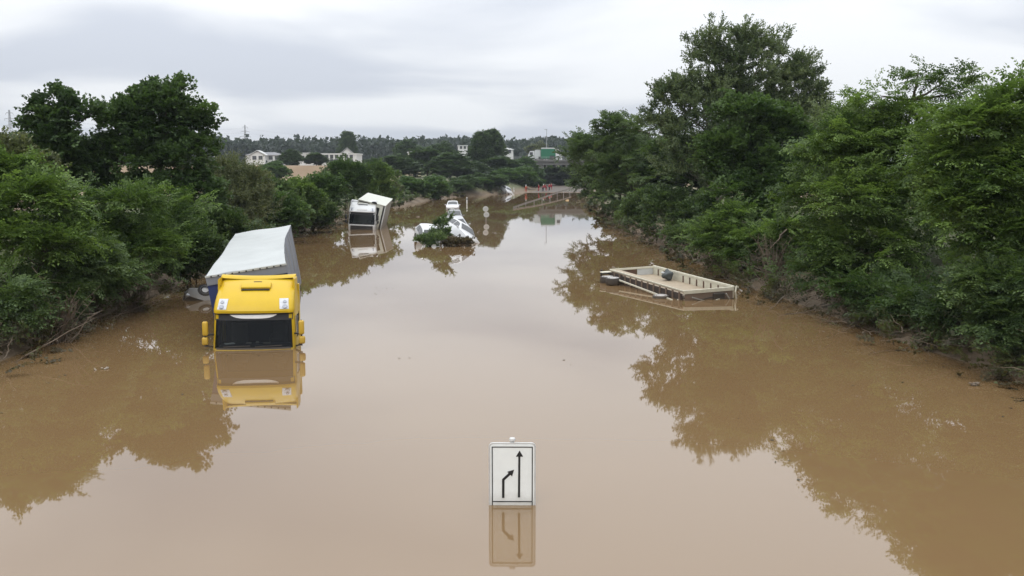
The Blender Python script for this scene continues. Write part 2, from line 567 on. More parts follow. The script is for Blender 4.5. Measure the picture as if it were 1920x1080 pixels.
def water_material():
    m, nt, out = newmat('muddy_flood_water')
    N, L = nt.nodes, nt.links
    geo = N.new('ShaderNodeNewGeometry')
    mp = N.new('ShaderNodeMapping'); mp.inputs['Scale'].default_value = (0.10, 0.05, 0.1)
    L.new(geo.outputs['Position'], mp.inputs['Vector'])
    n = N.new('ShaderNodeTexNoise'); n.inputs['Scale'].default_value = 1.0; n.inputs['Detail'].default_value = 5; n.inputs['Distortion'].default_value = 1.2
    L.new(mp.outputs[0], n.inputs['Vector'])
    mx = N.new('ShaderNodeMix'); mx.data_type = 'RGBA'
    mx.inputs[6].default_value = (0.158, 0.097, 0.044, 1); mx.inputs[7].default_value = (0.205, 0.132, 0.066, 1)
    L.new(n.outputs['Fac'], mx.inputs[0])
    bs = N.new('ShaderNodeBsdfPrincipled')
    L.new(mx.outputs[2], bs.inputs['Base Color'])
    bs.inputs['Roughness'].default_value = 0.02
    bs.inputs['IOR'].default_value = 1.72
    bs.inputs['Specular IOR Level'].default_value = 0.5
    m2 = N.new('ShaderNodeMapping'); m2.inputs['Scale'].default_value = (1.0, 0.55, 1.0)
    L.new(geo.outputs['Position'], m2.inputs['Vector'])
    w = N.new('ShaderNodeTexNoise'); w.inputs['Scale'].default_value = 0.9; w.inputs['Detail'].default_value = 3; w.inputs['Roughness'].default_value = 0.45
    L.new(m2.outputs[0], w.inputs['Vector'])
    # breeze patches: ripples come and go
    br = N.new('ShaderNodeTexNoise'); br.inputs['Scale'].default_value = 0.07; br.inputs['Detail'].default_value = 2
    L.new(geo.outputs['Position'], br.inputs['Vector'])
    brm = N.new('ShaderNodeMapRange'); brm.inputs[1].default_value = 0.4; brm.inputs[2].default_value = 0.65
    brm.inputs[3].default_value = 0.25; brm.inputs[4].default_value = 1.0
    L.new(br.outputs['Fac'], brm.inputs[0])
    bp = N.new('ShaderNodeBump'); bp.inputs['Distance'].default_value = 0.010
    mu = N.new('ShaderNodeMath'); mu.operation = 'MULTIPLY'; mu.inputs[1].default_value = 0.22
    L.new(brm.outputs[0], mu.inputs[0]); L.new(mu.outputs[0], bp.inputs['Strength'])
    L.new(w.outputs['Fac'], bp.inputs['Height']); L.new(bp.outputs[0], bs.inputs['Normal'])
    L.new(bs.outputs[0], out.inputs['Surface'])
    return m


wm = MB().add([(-34, -60, 0), (34, -60, 0), (34, 262, 0), (-34, 262, 0)], [(0, 1, 2, 3)]).build('water', water_material())
tag(wm, 'still brown flood water filling the sunken road', 'water', kind='structure')

# the road coming out of the water in front of the bridge
ry = np.linspace(222, 330, 40)
rows = []
for y in ry:
    a, b = xl(y) + 2.2, xr(y) - 2.2
    rows.append([(x, y, tz(x, y) + 0.03) for x in np.linspace(a, b, 8)])
rd = MB().grid(rows).build('road', M['asphalt'], smooth=True)
tag(rd, 'silt-covered road surfacing from the flood before the bridge', 'road', kind='structure')

# ------------------------------------------------------------------ foliage engine
def unit(v):
    return v / np.maximum(np.linalg.norm(v, axis=-1, keepdims=True), 1e-9)


def leaf_quads(base, dirs, norms, ln, wd):
    """diamond leaves: base points, directions, normals -> (n,4,3)"""
    side = unit(np.cross(norms, dirs))
    mid = base + dirs * (ln * 0.45)[:, None] + norms * (ln * 0.06)[:, None]
    return np.stack([base, mid + side * (wd / 2)[:, None], base + dirs * ln[:, None] - norms * (ln * 0.12)[:, None], mid - side * (wd / 2)[:, None]], 1)


def template(kind, rng, leaf):
    """one spray of leaves: stem along +x from the origin, about 1 m long; returns (n,4,3)"""
    B, D, Nn = [], [], []
    if kind == 'robinia':            # drooping feathery frond with side stems
        stems = [((0, 0, 0), 0.0, 1.0)]
        for k in range(4):
            t = 0.15 + 0.20 * k
            stems.append(((t, 0, 0.14 * t - 0.34 * t * t), (1 if k % 2 else -1) * rng.uniform(0.6, 1.1), rng.uniform(0.3, 0.5)))
        for o, ang, ln in stems:
            n = int(7 * ln) + 2
            for i in range(n):
                t = (i + 0.6) / n
                p = np.array([o[0] + math.cos(ang) * ln * t, o[1] + math.sin(ang) * ln * t, o[2] + 0.12 * ln * t - 0.38 * ln * t * t])
                for sgn in (-1, 1):
                    if rng.random() < 0.12: continue
                    a = ang + sgn * rng.uniform(0.7, 1.3)
                    B.append(p); D.append([math.cos(a), math.sin(a), rng.uniform(-0.5, 0.1)]); Nn.append([rng.normal(0, 0.25), rng.normal(0, 0.25), 1])
    elif kind == 'clump':            # rosettes of broad leaves
        for k in range(5):
            c = np.array([rng.uniform(0.1, 0.9), rng.normal(0, 0.25), rng.normal(0.0, 0.18)])
            for i in range(8):
                a = rng.uniform(0, 2 * math.pi)
                d = np.array([math.cos(a), math.sin(a), rng.uniform(-0.5, 0.5)])
                B.append(c + d * 0.04); D.append(d); Nn.append([rng.normal(0, 0.5), rng.normal(0, 0.5), 1])
    elif kind == 'up':               # poplar or willow shoot, narrow leaves round the stem
        for k in range(5):
            ang = rng.uniform(-0.5, 0.5); el = rng.uniform(-0.3, 0.4); o = rng.uniform(0, 0.4)
            ln = rng.uniform(0.5, 0.9)
            sd = np.array([math.cos(ang) * math.cos(el), math.sin(ang), math.sin(el)])
            n = 8
            for i in range(n):
                p = np.array([o, 0, 0]) + sd * ln * (i + 0.5) / n
                a = rng.uniform(0, 2 * math.pi)
                d = sd * 0.7 + np.array([0, math.cos(a), math.sin(a)]) * 0.8
                B.append(p); D.append(d); Nn.append(rng.normal(0, 1, 3))
    else:                            # 'mass': far foliage, big patches
        for k in range(7):
            B.append([rng.uniform(0, 1), rng.normal(0, 0.4), rng.normal(0, 0.35)]); D.append(rng.normal(0, 1, 3)); Nn.append(rng.normal(0, 1, 3) + [0, 0, 0.8])
    B, D, Nn = np.array(B), unit(np.array(D, float)), np.array(Nn, float)
    Nn = unit(Nn - D * (Nn * D).sum(-1, keepdims=True))
    n = len(B)
    ln = leaf * rng.uniform(0.75, 1.25, n)
    asp = {'robinia': 0.52, 'clump': 0.68, 'up': 0.50, 'mass': 0.85}[kind]
    return leaf_quads(B, D, Nn, ln, ln * asp)


_TPL = {}


def scatter(kind, leaf, pts, dirs, scale, tint, rng, nt=6):
    """sprays at pts along dirs -> quads (n,4,3) and per-leaf tint"""
    Q, T = [], []
    which = rng.integers(0, nt, len(pts))
    for k in range(nt):
        s = which == k
        m = int(s.sum())
        if not m: continue
        key = (kind, k)
        if key not in _TPL:
            _TPL[key] = template(kind, np.random.default_rng(100 + k), 1.0)
        # template leaves carry unit size round their base; rebuild at this leaf size
        t = template(kind, np.random.default_rng(100 + k), leaf)
        x = unit(dirs[s])
        up = np.array([0, 0, 1.0]) + rng.normal(0, 0.35, (m, 3))
        y = unit(np.cross(up, x)); z = np.cross(x, y)
        # leaf size stays, spray length scales
        base = t[:, :1, :]
        rel = t - base
        sc = scale[s]
        W = np.einsum('m,nvc->mnvc', sc, np.broadcast_to(base, t.shape)) + rel[None]
        P = W[..., 0:1] * x[:, None, None, :] + W[..., 1:2] * y[:, None, None, :] + W[..., 2:3] * z[:, None, None, :] + pts[s][:, None, None, :]
        Q.append(P.reshape(-1, 4, 3))
        T.append((np.repeat(tint[s], len(t)) + rng.normal(0, 0.16, m * len(t))))
    return np.concatenate(Q), np.clip(np.concatenate(T), 0, 1)


def leaf_mesh(name, quads, tint, material, mud=None):
    me = bpy.data.meshes.new(name)
    n = len(quads)
    me.vertices.add(n * 4)
    me.vertices.foreach_set('co', quads.reshape(-1).astype(np.float32))
    me.loops.add(n * 4)
    me.loops.foreach_set('vertex_index', np.arange(n * 4, dtype=np.int32))
    me.polygons.add(n)
    me.polygons.foreach_set('loop_start', (np.arange(n) * 4).astype(np.int32))
    a = me.attributes.new('tint', 'FLOAT', 'FACE'); a.data.foreach_set('value', tint.astype(np.float32))
    a = me.attributes.new('mud', 'FLOAT', 'FACE'); a.data.foreach_set('value', (np.zeros(n) if mud is None else mud).astype(np.float32))
    me.materials.append(material)
    me.update(calc_edges=True)
    return me


def sphere_pts(n, rng):
    return unit(rng.normal(0, 1, (n, 3)))


def crown_quads(lobes, kind, leaf, nclump, nspray, rng, clump_r=0.6, lift=0.25, spray=1.0, gap=0.0):
    """lobes: (cx,cy,cz,rx,ry,rz) relative to the base; clumps sit in a ragged shell of each lobe"""
    L = np.array(lobes, float)
    area = (L[:, 3] * L[:, 5] + L[:, 3] * L[:, 4] + L[:, 4] * L[:, 5])
    cnt = np.maximum(3, (nclump * area / area.sum()).astype(int))
    Q, T, CL, CN = [], [], [], []
    for l, c in zip(L, cnt):
        d = sphere_pts(c, rng)
        d[:, 2] = np.where(d[:, 2] < -0.55, -d[:, 2], d[:, 2])
        d = d[(d[:, 1] < 0.30) | (rng.random(c) < 0.35)]          # the side turned from the road is thinner
        c = len(d)
        CN.append(c)
        r = rng.uniform(0.22, 1.0, c) ** 0.40
        rag = 1 + 0.16 * np.sin(d[:, 0] * 5 + l[0] * 3) * np.cos(d[:, 1] * 6 + l[2]) + rng.normal(0, 0.13, c)
        cp = l[:3] + d * l[3:] * (r * rag)[:, None]
        CL.append(cp)
        ct = np.clip(rng.normal(0.40, 0.24, c), 0, 1)
        k = nspray
        od = np.repeat(d, k, 0)
        off = sphere_pts(c * k, rng) * (rng.uniform(0.1, 1, c * k) ** 0.5)[:, None] * clump_r * np.array([1, 1, 0.38 if kind == 'robinia' else 0.6])
        P = np.repeat(cp, k, 0) + off
        dr = unit(od * np.array([0.8, 0.8, 0.35 if kind == 'robinia' else 0.7]) + unit(off) * 0.8 + np.array([0, 0, lift]) + rng.normal(0, 0.25, (c * k, 3)))
        q, t = scatter(kind, leaf, P, dr, spray * rng.uniform(0.6, 1.15, c * k), np.repeat(ct, k), rng)
        Q.append(q); T.append(t)
    return np.concatenate(Q), np.concatenate(T), np.concatenate(CL), CN


def wander(a, b, n, amp, rng):
    a, b = np.array(a, float), np.array(b, float)
    t = np.linspace(0, 1, n)[:, None]
    p = a + (b - a) * t
    w = rng.normal(0, amp, (n, 3)) * (np.sin(t * math.pi))
    return p + np.cumsum(w, 0) * 0.4


def wood_mb(lobes, clumps, cnt, H, tr, rng, stems=1, limb=True, nsub=0.45):
    mb = MB()
    L = np.array(lobes, float)
    top = L[np.argmax(L[:, 2] + L[:, 5])]
    for s in range(stems):
        tgt = top if s == 0 else L[s % len(L)]
        e = tgt[:3] + np.array([0, 0, tgt[5] * 0.7])
        st_ = np.array([rng.normal(0, 0.12 * stems), rng.normal(0, 0.12 * stems), -0.5])
        p = wander(st_, e, 8, tr * 0.5, rng)
        mb.tube(p, np.linspace(tr / (1 + 0.3 * (stems - 1)), tr * 0.12, 8), 8)
        trunk = p
    k0 = 0
    for l, c in zip(L, cnt):
        i = int(np.argmin(np.abs(trunk[:, 2] - (l[2] - l[5] * 0.8)))); i = max(1, min(i, 6))
        lp = wander(trunk[i], l[:3], 6, 0.10, rng)
        mb.tube(lp, np.linspace(tr * 0.42, tr * 0.10, 6), 6, cap=False)
        cl = clumps[k0:k0 + c]; k0 += c
        for q in cl[:int(c * nsub)]:
            j = rng.integers(2, 6)
            bp = wander(lp[j], q, 5, 0.07, rng)
            bp[:, 2] -= 0.0
            mb.tube(bp, np.linspace(tr * 0.11, 0.008, 5), 4, cap=False)
    return mb


def plob(px, py, Y, rxp, ryp, depth=None, dY=0.0):
    """a crown lobe seen in the photo round pixel (px, py), standing Y metres away"""
    c = pix(px, py, Y)
    k = Y / CAM_F
    rx, rz = rxp * k, ryp * k
    return (c[0], c[1] + dY, c[2], rx, depth if depth else rx * 0.9, rz)


def make_tree(name, label, base, lobes, kind, leaf, leafm, nclump, nspray, seed, barkm='bark', tr=0.16, stems=1,
              clump_r=0.6, lift=0.25, spray=1.0, cat='tree', group=None, nsub=0.45):
    rng = np.random.default_rng(seed)
    bx, by = base
    bz = tz(bx, by)
    sh = lambda r: max(r * 0.45, r - 0.27 * spray)          # the sprays reach out past the clumps
    rel = [(l[0] - bx, l[1] - by, l[2] - bz, sh(l[3]), sh(l[4]), sh(l[5])) for l in lobes]
    q, t, cl, cnt = crown_quads(rel, kind, leaf, nclump, nspray, rng, clump_r, lift, spray)
    root = empty(name, (bx, by, bz))
    tag(root, label, cat, group)
    wood_mb(rel, cl, cnt, 0, tr, rng, stems, nsub=nsub).build('trunk' if cat == 'tree' else 'stem', M[barkm], root, smooth=True)
    zw = q[:, :, 2].mean(1) + bz
    mud = np.clip((0.9 - zw) / 0.7 + rng.normal(0, 0.25, len(q)), 0, 0.9) * (zw < 1.5)
    me = leaf_mesh('crown', q, t, LEAF[leafm], mud)
    link('crown' if cat == 'tree' else 'foliage', me, root)
    return root


# ------------------------------------------------------------------ trees of the left bank
G_L = 'trees on the bank behind the yellow truck'
make_tree('maple_tree', 'thin-topped tree with open clumps of leaves against the sky, beside the denser round tree', (-21.5, 45),
          [plob(112, 225, 45, 34, 26), plob(68, 245, 45, 28, 22), plob(158, 222, 45, 16, 30), plob(112, 188, 45, 12, 20), plob(75, 205, 45, 9, 16), plob(135, 200, 45, 9, 14), plob(105, 265, 45, 50, 24), plob(90, 300, 45, 52, 40), plob(150, 305, 46, 48, 40), plob(60, 345, 45, 40, 22), plob(150, 352, 46, 36, 16)],
          'clump', 0.17, 'dark', 117, 9, 21, tr=0.17, clump_r=0.34, spray=0.62, group=G_L)
make_tree('oak_tree', 'dense dark green round-crowned tree with a single tuft on top, behind the yellow truck', (-18.6, 47.5),
          [plob(290, 225, 47.5, 72, 62), plob(235, 245, 47, 58, 55), plob(350, 245, 48, 48, 50), plob(325, 170, 47.5, 22, 28), plob(250, 300, 47, 74, 44), plob(345, 300, 47.5, 64, 44), plob(300, 362, 47, 74, 30), plob(225, 358, 47, 48, 28), plob(385, 372, 47, 34, 30), plob(372, 345, 47.5, 34, 20), plob(392, 240, 48, 14, 6)],
          'clump', 0.17, 'dark', 242, 10, 22, tr=0.22, clump_r=0.45, spray=0.7, group=G_L)
make_tree('hazel_shrub', 'pale olive shrub with thin shoots between the round tree and the white truck', (-19.0, 60),
          [plob(430, 330, 60, 34, 32), plob(462, 350, 60, 36, 34), plob(425, 385, 59, 45, 40), plob(475, 395, 60, 40, 32)],
          'up', 0.13, 'olive', 105, 9, 23, tr=0.05, stems=4, clump_r=0.6, cat='shrub')
make_tree('robinia_shrub', 'bright feathery young robinia arching over the bank below the round tree', (-16.8, 38.5),
          [plob(245, 390, 37, 55, 40), plob(345, 400, 40, 40, 34), plob(130, 385, 37, 40, 30), plob(285, 470, 37.5, 60, 45), plob(215, 455, 37, 45, 45), plob(165, 410, 37, 40, 35), plob(320, 430, 39, 40, 40)],
          'robinia', 0.13, 'robinia', 80, 11, 24, tr=0.06, stems=3, clump_r=0.55, lift=0.3, spray=0.85, cat='shrub')
make_tree('robinia_shrub', 'light green feathery shrub low at the left edge of the picture', (-16.6, 31),
          [plob(60, 385, 31, 70, 45), plob(20, 340, 32, 55, 50), plob(95, 470, 30.5, 60, 45), plob(20, 470, 30, 50, 60), plob(-50, 400, 31, 70, 70)],
          'robinia', 0.13, 'robinia', 117, 11, 25, tr=0.06, stems=3, clump_r=0.55, lift=0.3, spray=0.9, cat='shrub')
make_tree('elder_shrub', 'dark leafy shrub hanging over the water in the lower left bank', (-16.4, 33.5),
          [plob(140, 500, 33, 70, 50), plob(80, 560, 31, 60, 45), plob(200, 520, 34.5, 55, 45), plob(20, 580, 28, 45, 55)],
          'robinia', 0.12, 'shrub', 105, 11, 26, tr=0.06, stems=4, clump_r=0.5, lift=0.1, spray=0.8, cat='shrub')
make_tree('hawthorn_shrub', 'yellowish green bush top in front of the distant red roof, at the picture edge', (-24.5, 40),
          [plob(20, 305, 40, 45, 35), plob(-30, 300, 40, 50, 40), plob(60, 330, 40, 40, 30)],
          'clump', 0.13, 'olive', 80, 9, 27, tr=0.07, stems=3, clump_r=0.5, spray=0.7, cat='shrub')
HEDGE = [(350, 462, 43, 46, 34, 'shrub', 'bush on the bank just left of the tilted white trailer roof'),
         (410, 425, 52, 50, 30, 'shrub', 'bush on the bank behind the tilted white trailer roof'),
         (505, 360, 74, 38, 18, 'shrub', 'green bank bush below the brown stubble field'),
         (560, 370, 78, 42, 24, 'robinia', 'leafy bush filling the bank in front of the white truck'),
         (610, 352, 86, 36, 28, 'deep', 'dark bush touching the white truck cab'),
         (590, 395, 82, 36, 26, 'shrub', 'low bush at the water line left of the white truck'),
         (520, 395, 70, 45, 26, 'deep', 'shaded low bush at the water behind the yellow truck trailer'),
         (650, 330, 104, 42, 34, 'deep', 'tall dark bush rising behind the white truck roof'),
         (706, 335, 118, 36, 30, 'robinia', 'green bush just past the white truck box')]
for i, (px, py, Y, rx, ry, lm, lab) in enumerate(HEDGE):
    c = pix(px, py, Y)
    make_tree('bank_bush', lab, (c[0], c[1] + 0.5), [plob(px - rx * .4, py + 4, Y, rx * .7, ry * .8), plob(px + rx * .45, py + 6, Y, rx * .65, ry * .75), plob(px, py - ry * .3, Y, rx * .6, ry * .7), plob(px, py + ry * .8, Y, rx, ry * .8)],
              'clump', 0.19 if Y > 60 else 0.13, lm, 95 if Y > 60 else 120, 8, 40 + i, tr=0.06, stems=3, clump_r=0.6, spray=0.9, cat='shrub', group='bushes along the left bank', nsub=0.2)

# ------------------------------------------------------------------ trees of the right bank
make_tree('poplar_tree', 'tallest tree, an airy grey-green poplar with pale stems on the right bank', (14.8, 68),
          [plob(1500, 160, 70, 36, 52), plob(1465, 175, 69, 44, 50), plob(1524, 225, 70, 28, 48), plob(1400, 90, 69, 40, 36), plob(1330, 146, 68, 58, 80), plob(1440, 126, 69, 32, 62), plob(1390, 156, 68, 60, 80), plob(1265, 206, 68, 48, 60), plob(1495, 196, 70, 40, 75), plob(1330, 236, 67, 75, 80), plob(1430, 246, 69, 75, 75),
           plob(1520, 246, 70, 30, 50), plob(1310, 86, 68, 26, 30), plob(1235, 246, 68, 30, 35), plob(1290, 316, 67, 60, 55)],
          'up', 0.19, 'poplar', 352, 10, 31, 'bark_pale', tr=0.26, stems=4, clump_r=0.75, lift=0.55, spray=1.05, nsub=0.6)
make_tree('robinia_tree', 'broad spreading tree reaching over the water toward the far bridge', (13.8, 96),
          [plob(1110, 300, 100, 55, 50), plob(1160, 265, 97, 60, 42), plob(1220, 250, 92, 55, 42), plob(1100, 350, 104, 48, 38), plob(1170, 340, 94, 70, 55), plob(1240, 320, 88, 60, 60), plob(1140, 232, 97, 28, 20), plob(1080, 290, 106, 25, 30)],
          'robinia', 0.22, 'shrub', 218, 9, 32, tr=0.2, stems=3, clump_r=0.85, lift=0.25, spray=1.2, nsub=0.3)
make_tree('sycamore_tree', 'deep green dome-shaped tree in front of the tall poplar', (14.2, 52),
          [plob(1400, 235, 52, 60, 50), plob(1455, 260, 52.5, 60, 60), plob(1370, 300, 51.5, 55, 55), plob(1440, 340, 51, 80, 60), plob(1390, 390, 50, 70, 55), plob(1500, 290, 53, 45, 60)],
          'clump', 0.18, 'deep', 221, 10, 33, tr=0.2, clump_r=0.55, spray=0.85)
make_tree('robinia_tree', 'layered robinia with drooping bare-tipped sprays against the sky', (15.2, 38),
          [plob(1695, 229, 37, 55, 45), plob(1610, 278, 37, 75, 55), plob(1720, 149, 37, 16, 30), plob(1650, 182, 37, 46, 7), plob(1630, 202, 37, 40, 6), plob(1775, 149, 37, 36, 7), plob(1795, 174, 37, 34, 7), plob(1560, 310, 37.5, 70, 55), plob(1690, 308, 36.5, 95, 65), plob(1600, 380, 36, 85, 60), plob(1700, 400, 35.5, 90, 65), plob(1520, 380, 38, 55, 50), plob(1640, 470, 35, 85, 55), plob(1560, 460, 36.5, 60, 50)],
          'robinia', 0.125, 'robinia', 273, 10, 34, tr=0.17, clump_r=0.55, lift=0.12, spray=0.95, nsub=0.35)
make_tree('robinia_tree', 'bushy fresh green tree filling the right edge of the picture', (15.0, 28.5),
          [plob(1860, 256, 28.5, 80, 60), plob(1910, 206, 28.5, 40, 60), plob(1790, 306, 29, 80, 60), plob(1880, 340, 28, 90, 65), plob(1960, 296, 28.5, 80, 90), plob(1810, 400, 28, 90, 70), plob(1900, 460, 27, 80, 70), plob(1980, 430, 27, 80, 90), plob(1770, 226, 30, 40, 30)],
          'robinia', 0.125, 'robinia', 252, 11, 35, tr=0.17, clump_r=0.5, lift=0.15, spray=0.85, nsub=0.35)
make_tree('willow_tree', 'pale feathery treetop showing between the poplar and the layered robinia', (19.5, 54),
          [plob(1570, 240, 54, 40, 34), plob(1610, 235, 54, 36, 26), plob(1545, 285, 54, 50, 45), plob(1600, 300, 54, 50, 50)],
          'up', 0.16, 'poplar', 93, 9, 36, 'bark_pale', tr=0.1, stems=2, clump_r=0.6, lift=0.4, spray=0.95)
make_tree('alder_shrub', 'dark rounded bush at the water below the tall poplar', (12.6, 66),
          [plob(1255, 400, 66, 45, 40), plob(1310, 420, 64, 48, 42), plob(1210, 390, 72, 40, 38), plob(1280, 450, 61, 40, 28)],
          'clump', 0.18, 'shrub', 111, 8, 37, tr=0.07, stems=3, clump_r=0.6, spray=0.9, cat='shrub', nsub=0.25)
make_tree('elder_shrub', 'bright leafy shrub low on the bank behind the overturned trailer', (13.4, 47),
          [plob(1350, 450, 48, 50, 35), plob(1420, 470, 46, 60, 40), plob(1480, 450, 44, 50, 40), plob(1380, 410, 48, 40, 30)],
          'robinia', 0.15, 'robinia', 93, 9, 38, tr=0.06, stems=3, clump_r=0.55, spray=0.85, cat='shrub', nsub=0.25)
make_tree('elder_shrub', 'shaded bush drooping into the water at the right bank under the layered robinia', (13.7, 33),
          [plob(1640, 560, 33, 70, 45), plob(1720, 590, 31, 70, 50), plob(1560, 520, 36, 55, 40), plob(1800, 610, 28.5, 70, 60)],
          'robinia', 0.125, 'deep', 117, 10, 39, tr=0.06, stems=4, clump_r=0.5, lift=0.0, spray=0.8, cat='shrub', nsub=0.25)
make_tree('elder_shrub', 'leafy bush over the water at the lower right picture edge', (14.2, 24.5),
          [plob(1900, 620, 25, 60, 60), plob(1960, 560, 25, 70, 70), plob(1860, 550, 26, 60, 50), plob(1920, 690, 24, 28, 26)],
          'robinia', 0.11, 'shrub', 105, 10, 50, tr=0.06, stems=4, clump_r=0.45, lift=0.05, spray=0.7, cat='shrub', nsub=0.25)

# ------------------------------------------------------------------ undergrowth along both banks
def undergrowth(side, label, seed, ranges):
    rng = np.random.default_rng(seed)
    Q, T = [], []
    for (y0, y1, n, s0, s1, r0, r1, leaf, k) in ranges:
        y = rng.uniform(y0, y1, n)
        s = rng.uniform(s0, s1, n)
        x = (xl(y) - s) if side < 0 else (xr(y) + s)
        z = np.maximum(terrain(x, y), 0)
        r = rng.uniform(r0, r1, n)
        ct = np.clip(rng.normal(0.4, 0.2, n), 0, 1)
        d = sphere_pts(n * k, rng); d[:, 2] = np.abs(d[:, 2]) * 1.1 - 0.15
        rr = np.repeat(r, k)
        P = np.repeat(np.stack([x, y, z], -1), k, 0) + d * rr[:, None] * (rng.uniform(0.2, 1, n * k) ** 0.5)[:, None]
        P[:, 2] = np.maximum(P[:, 2], 0.08)
        dr = unit(d + rng.normal(0, 0.35, d.shape) + [0, 0, 0.15])
        kinds = rng.random(n * k)
        for kd, lo, hi in (('robinia', 0, 0.45), ('up', 0.45, 0.70), ('clump', 0.70, 1.01)):
            m = (kinds >= lo) & (kinds < hi)
            q, t = scatter(kd, leaf, P[m], dr[m], rng.uniform(0.45, 0.9, m.sum()), np.repeat(ct, k)[m], rng)
            Q.append(q); T.append(t)
    Q, T = np.concatenate(Q), np.concatenate(T)
    Q[:, :, 2] = np.maximum(Q[:, :, 2], 0.01)
    zc = Q[:, :, 2].mean(1)
    mud = np.clip((1.25 - zc) / 0.9 + rng.normal(0, 0.3, len(Q)), 0, 0.95) * (zc < 2.1)
    o = link('undergrowth', leaf_mesh('undergrowth', Q, T, LEAF['shrub'], mud))
    tag(o, label, 'undergrowth', kind='stuff')


undergrowth(-1, 'tangled undergrowth covering the bank left of the flooded road', 61,
            [(16, 50, 190, -0.7, 5.0, 0.6, 1.3, 0.12, 6), (50, 110, 130, -0.7, 5.0, 0.8, 1.6, 0.22, 5), (110, 215, 110, -0.2, 5, 0.7, 1.6, 0.36, 4)])
undergrowth(1, 'tangled undergrowth covering the bank right of the flooded road', 62,
            [(16, 50, 200, -0.8, 5.0, 0.6, 1.3, 0.12, 6), (50, 100, 130, -0.7, 5.0, 0.8, 1.6, 0.21, 5), (100, 180, 80, -0.7, 5, 0.8, 1.8, 0.32, 4)])


def dead_twigs(side, label, seed, n):
    rng = np.random.default_rng(seed)
    mb = MB()
    for i in range(n):
        y = 18 + 90 * rng.random() ** 1.5
        s = rng.uniform(-0.9, 1.8)
        x = xl(y) - s if side < 0 else xr(y) + s
        z = max(tz(x, y), 0.0) + rng.uniform(-0.05, 0.5)
        ln = rng.uniform(0.6, 2.2)
        a = rng.uniform(0, 2 * math.pi)
        e = np.array([x + math.cos(a) * ln * 0.6 - side * ln * 0.35, y + math.sin(a) * ln, max(0.02, z + rng.uniform(-0.5, 0.9))])
        p = wander((x, y, z), e, 6, 0.12, rng)
        p[:, 2] = np.maximum(p[:, 2], 0.0)
        r = rng.uniform(0.008, 0.024) * (1 if y < 50 else 1.5)
        mb.tube(p, np.linspace(r, r * 0.3, 6), 4, cap=False)
        for k in range(3):
            j = rng.integers(1, 5)
            q = p[j] + np.array([rng.normal(0, 0.3), rng.normal(0, 0.3), rng.uniform(-0.1, 0.4)]) * ln * 0.5
            mb.tube(wander(p[j], q, 4, 0.06, rng), np.linspace(r * 0.5, r * 0.2, 4), 3, cap=False)
    o = mb.build('flood_debris_twigs', M['deadwood'])
    tag(o, label, 'twigs', kind='stuff')


dead_twigs(-1, 'dry mud-coated twigs washed up along the left water edge', 71, 420)
dead_twigs(1, 'dry mud-coated twigs washed up along the right water edge', 72, 460)

# single fallen branches that stand out
def branch(label, a, b, r, seed):
    rng = np.random.default_rng(seed)
    mb = MB()
    p = wander(a, b, 8, 0.08, rng)
    p0 = p.copy(); p -= p0[0]
    mb.tube(p, np.linspace(r, r * 0.35, 8), 6)
    for k in range(5):
        j = rng.integers(2, 7)
        mb.tube(wander(p[j], p[j] + rng.normal(0, 0.35, 3) + [0, 0, 0.15], 4, 0.05, rng), np.linspace(r * 0.4, r * 0.15, 4), 4)
    o = mb.build('fallen_branch', M['deadwood'], smooth=True)
    o.location = p0[0]
    tag(o, label, 'branch')


branch('pale bare branch lying across the left bank shrubs', pix(45, 540, 28.6), pix(115, 560, 29.5), 0.02, 1)
branch('thin grey branch sticking down through the left undergrowth', pix(60, 500, 29.6), pix(95, 545, 29.2), 0.015, 2)
branch('forked dry branch leaning out from the right bank behind the overturned trailer', pix(1475, 430, 42.5), pix(1440, 465, 42.0), 0.03, 3)
branch('bleached driftwood log on the shore under the tall poplar', pixz(1235, 462, 0.05), pixz(1262, 450, 0.3), 0.09, 4)

def bare_shrub(label, base, H, spread, n, seed):
    rng = np.random.default_rng(seed)
    mb = MB()
    for i in range(n):
        a = rng.uniform(0, 2 * math.pi); t = rng.uniform(.2, 1)
        e = np.array([math.cos(a) * spread * t, math.sin(a) * spread * t, H * rng.uniform(.45, 1)])
        p = wander((rng.normal(0, .2), rng.normal(0, .2), -.3), e, 7, .10, rng)
        p[:, 2] += .25 * H * np.sin(np.linspace(0, math.pi, 7)) * rng.uniform(-.2, .8)
        r = rng.uniform(.012, .03)
        mb.tube(p, np.linspace(r, r * .25, 7), 4, cap=False)
        for k in range(4):
            j = rng.integers(2, 6)
            mb.tube(wander(p[j], p[j] + rng.normal(0, .35, 3) * H * .35, 4, .05, rng), np.linspace(r * .5, r * .2, 4), 3, cap=False)
    root = empty('bare_shrub', (base[0], base[1], max(tz(base[0], base[1]), 0)))
    tag(root, label, 'shrub')
    mb.build('twigs', M['deadwood'], root)


c = pix(1455, 470, 43.0); bare_shrub('leafless brown shrub with bent twigs behind the overturned trailer', (c[0], c[1]), 2.3, 1.6, 60, 301)
c = pix(1610, 560, 33.5); bare_shrub('grey leafless twigs hanging at the water below the layered robinia', (c[0], c[1]), 1.5, 1.5, 50, 302)
c = pix(105, 560, 29.5); bare_shrub('leafless tangle of twigs over the water in the lower left bank', (c[0], c[1]), 1.7, 1.5, 60, 303)
c = pix(255, 500, 36.0); bare_shrub('dark leafless twigs below the bright robinia on the left bank', (c[0], c[1]), 1.6, 1.5, 50, 304)
c = pix(1340, 480, 50.0); bare_shrub('pale bare twigs at the shore left of the leafless brown shrub', (c[0], c[1]), 1.6, 1.4, 40, 305)

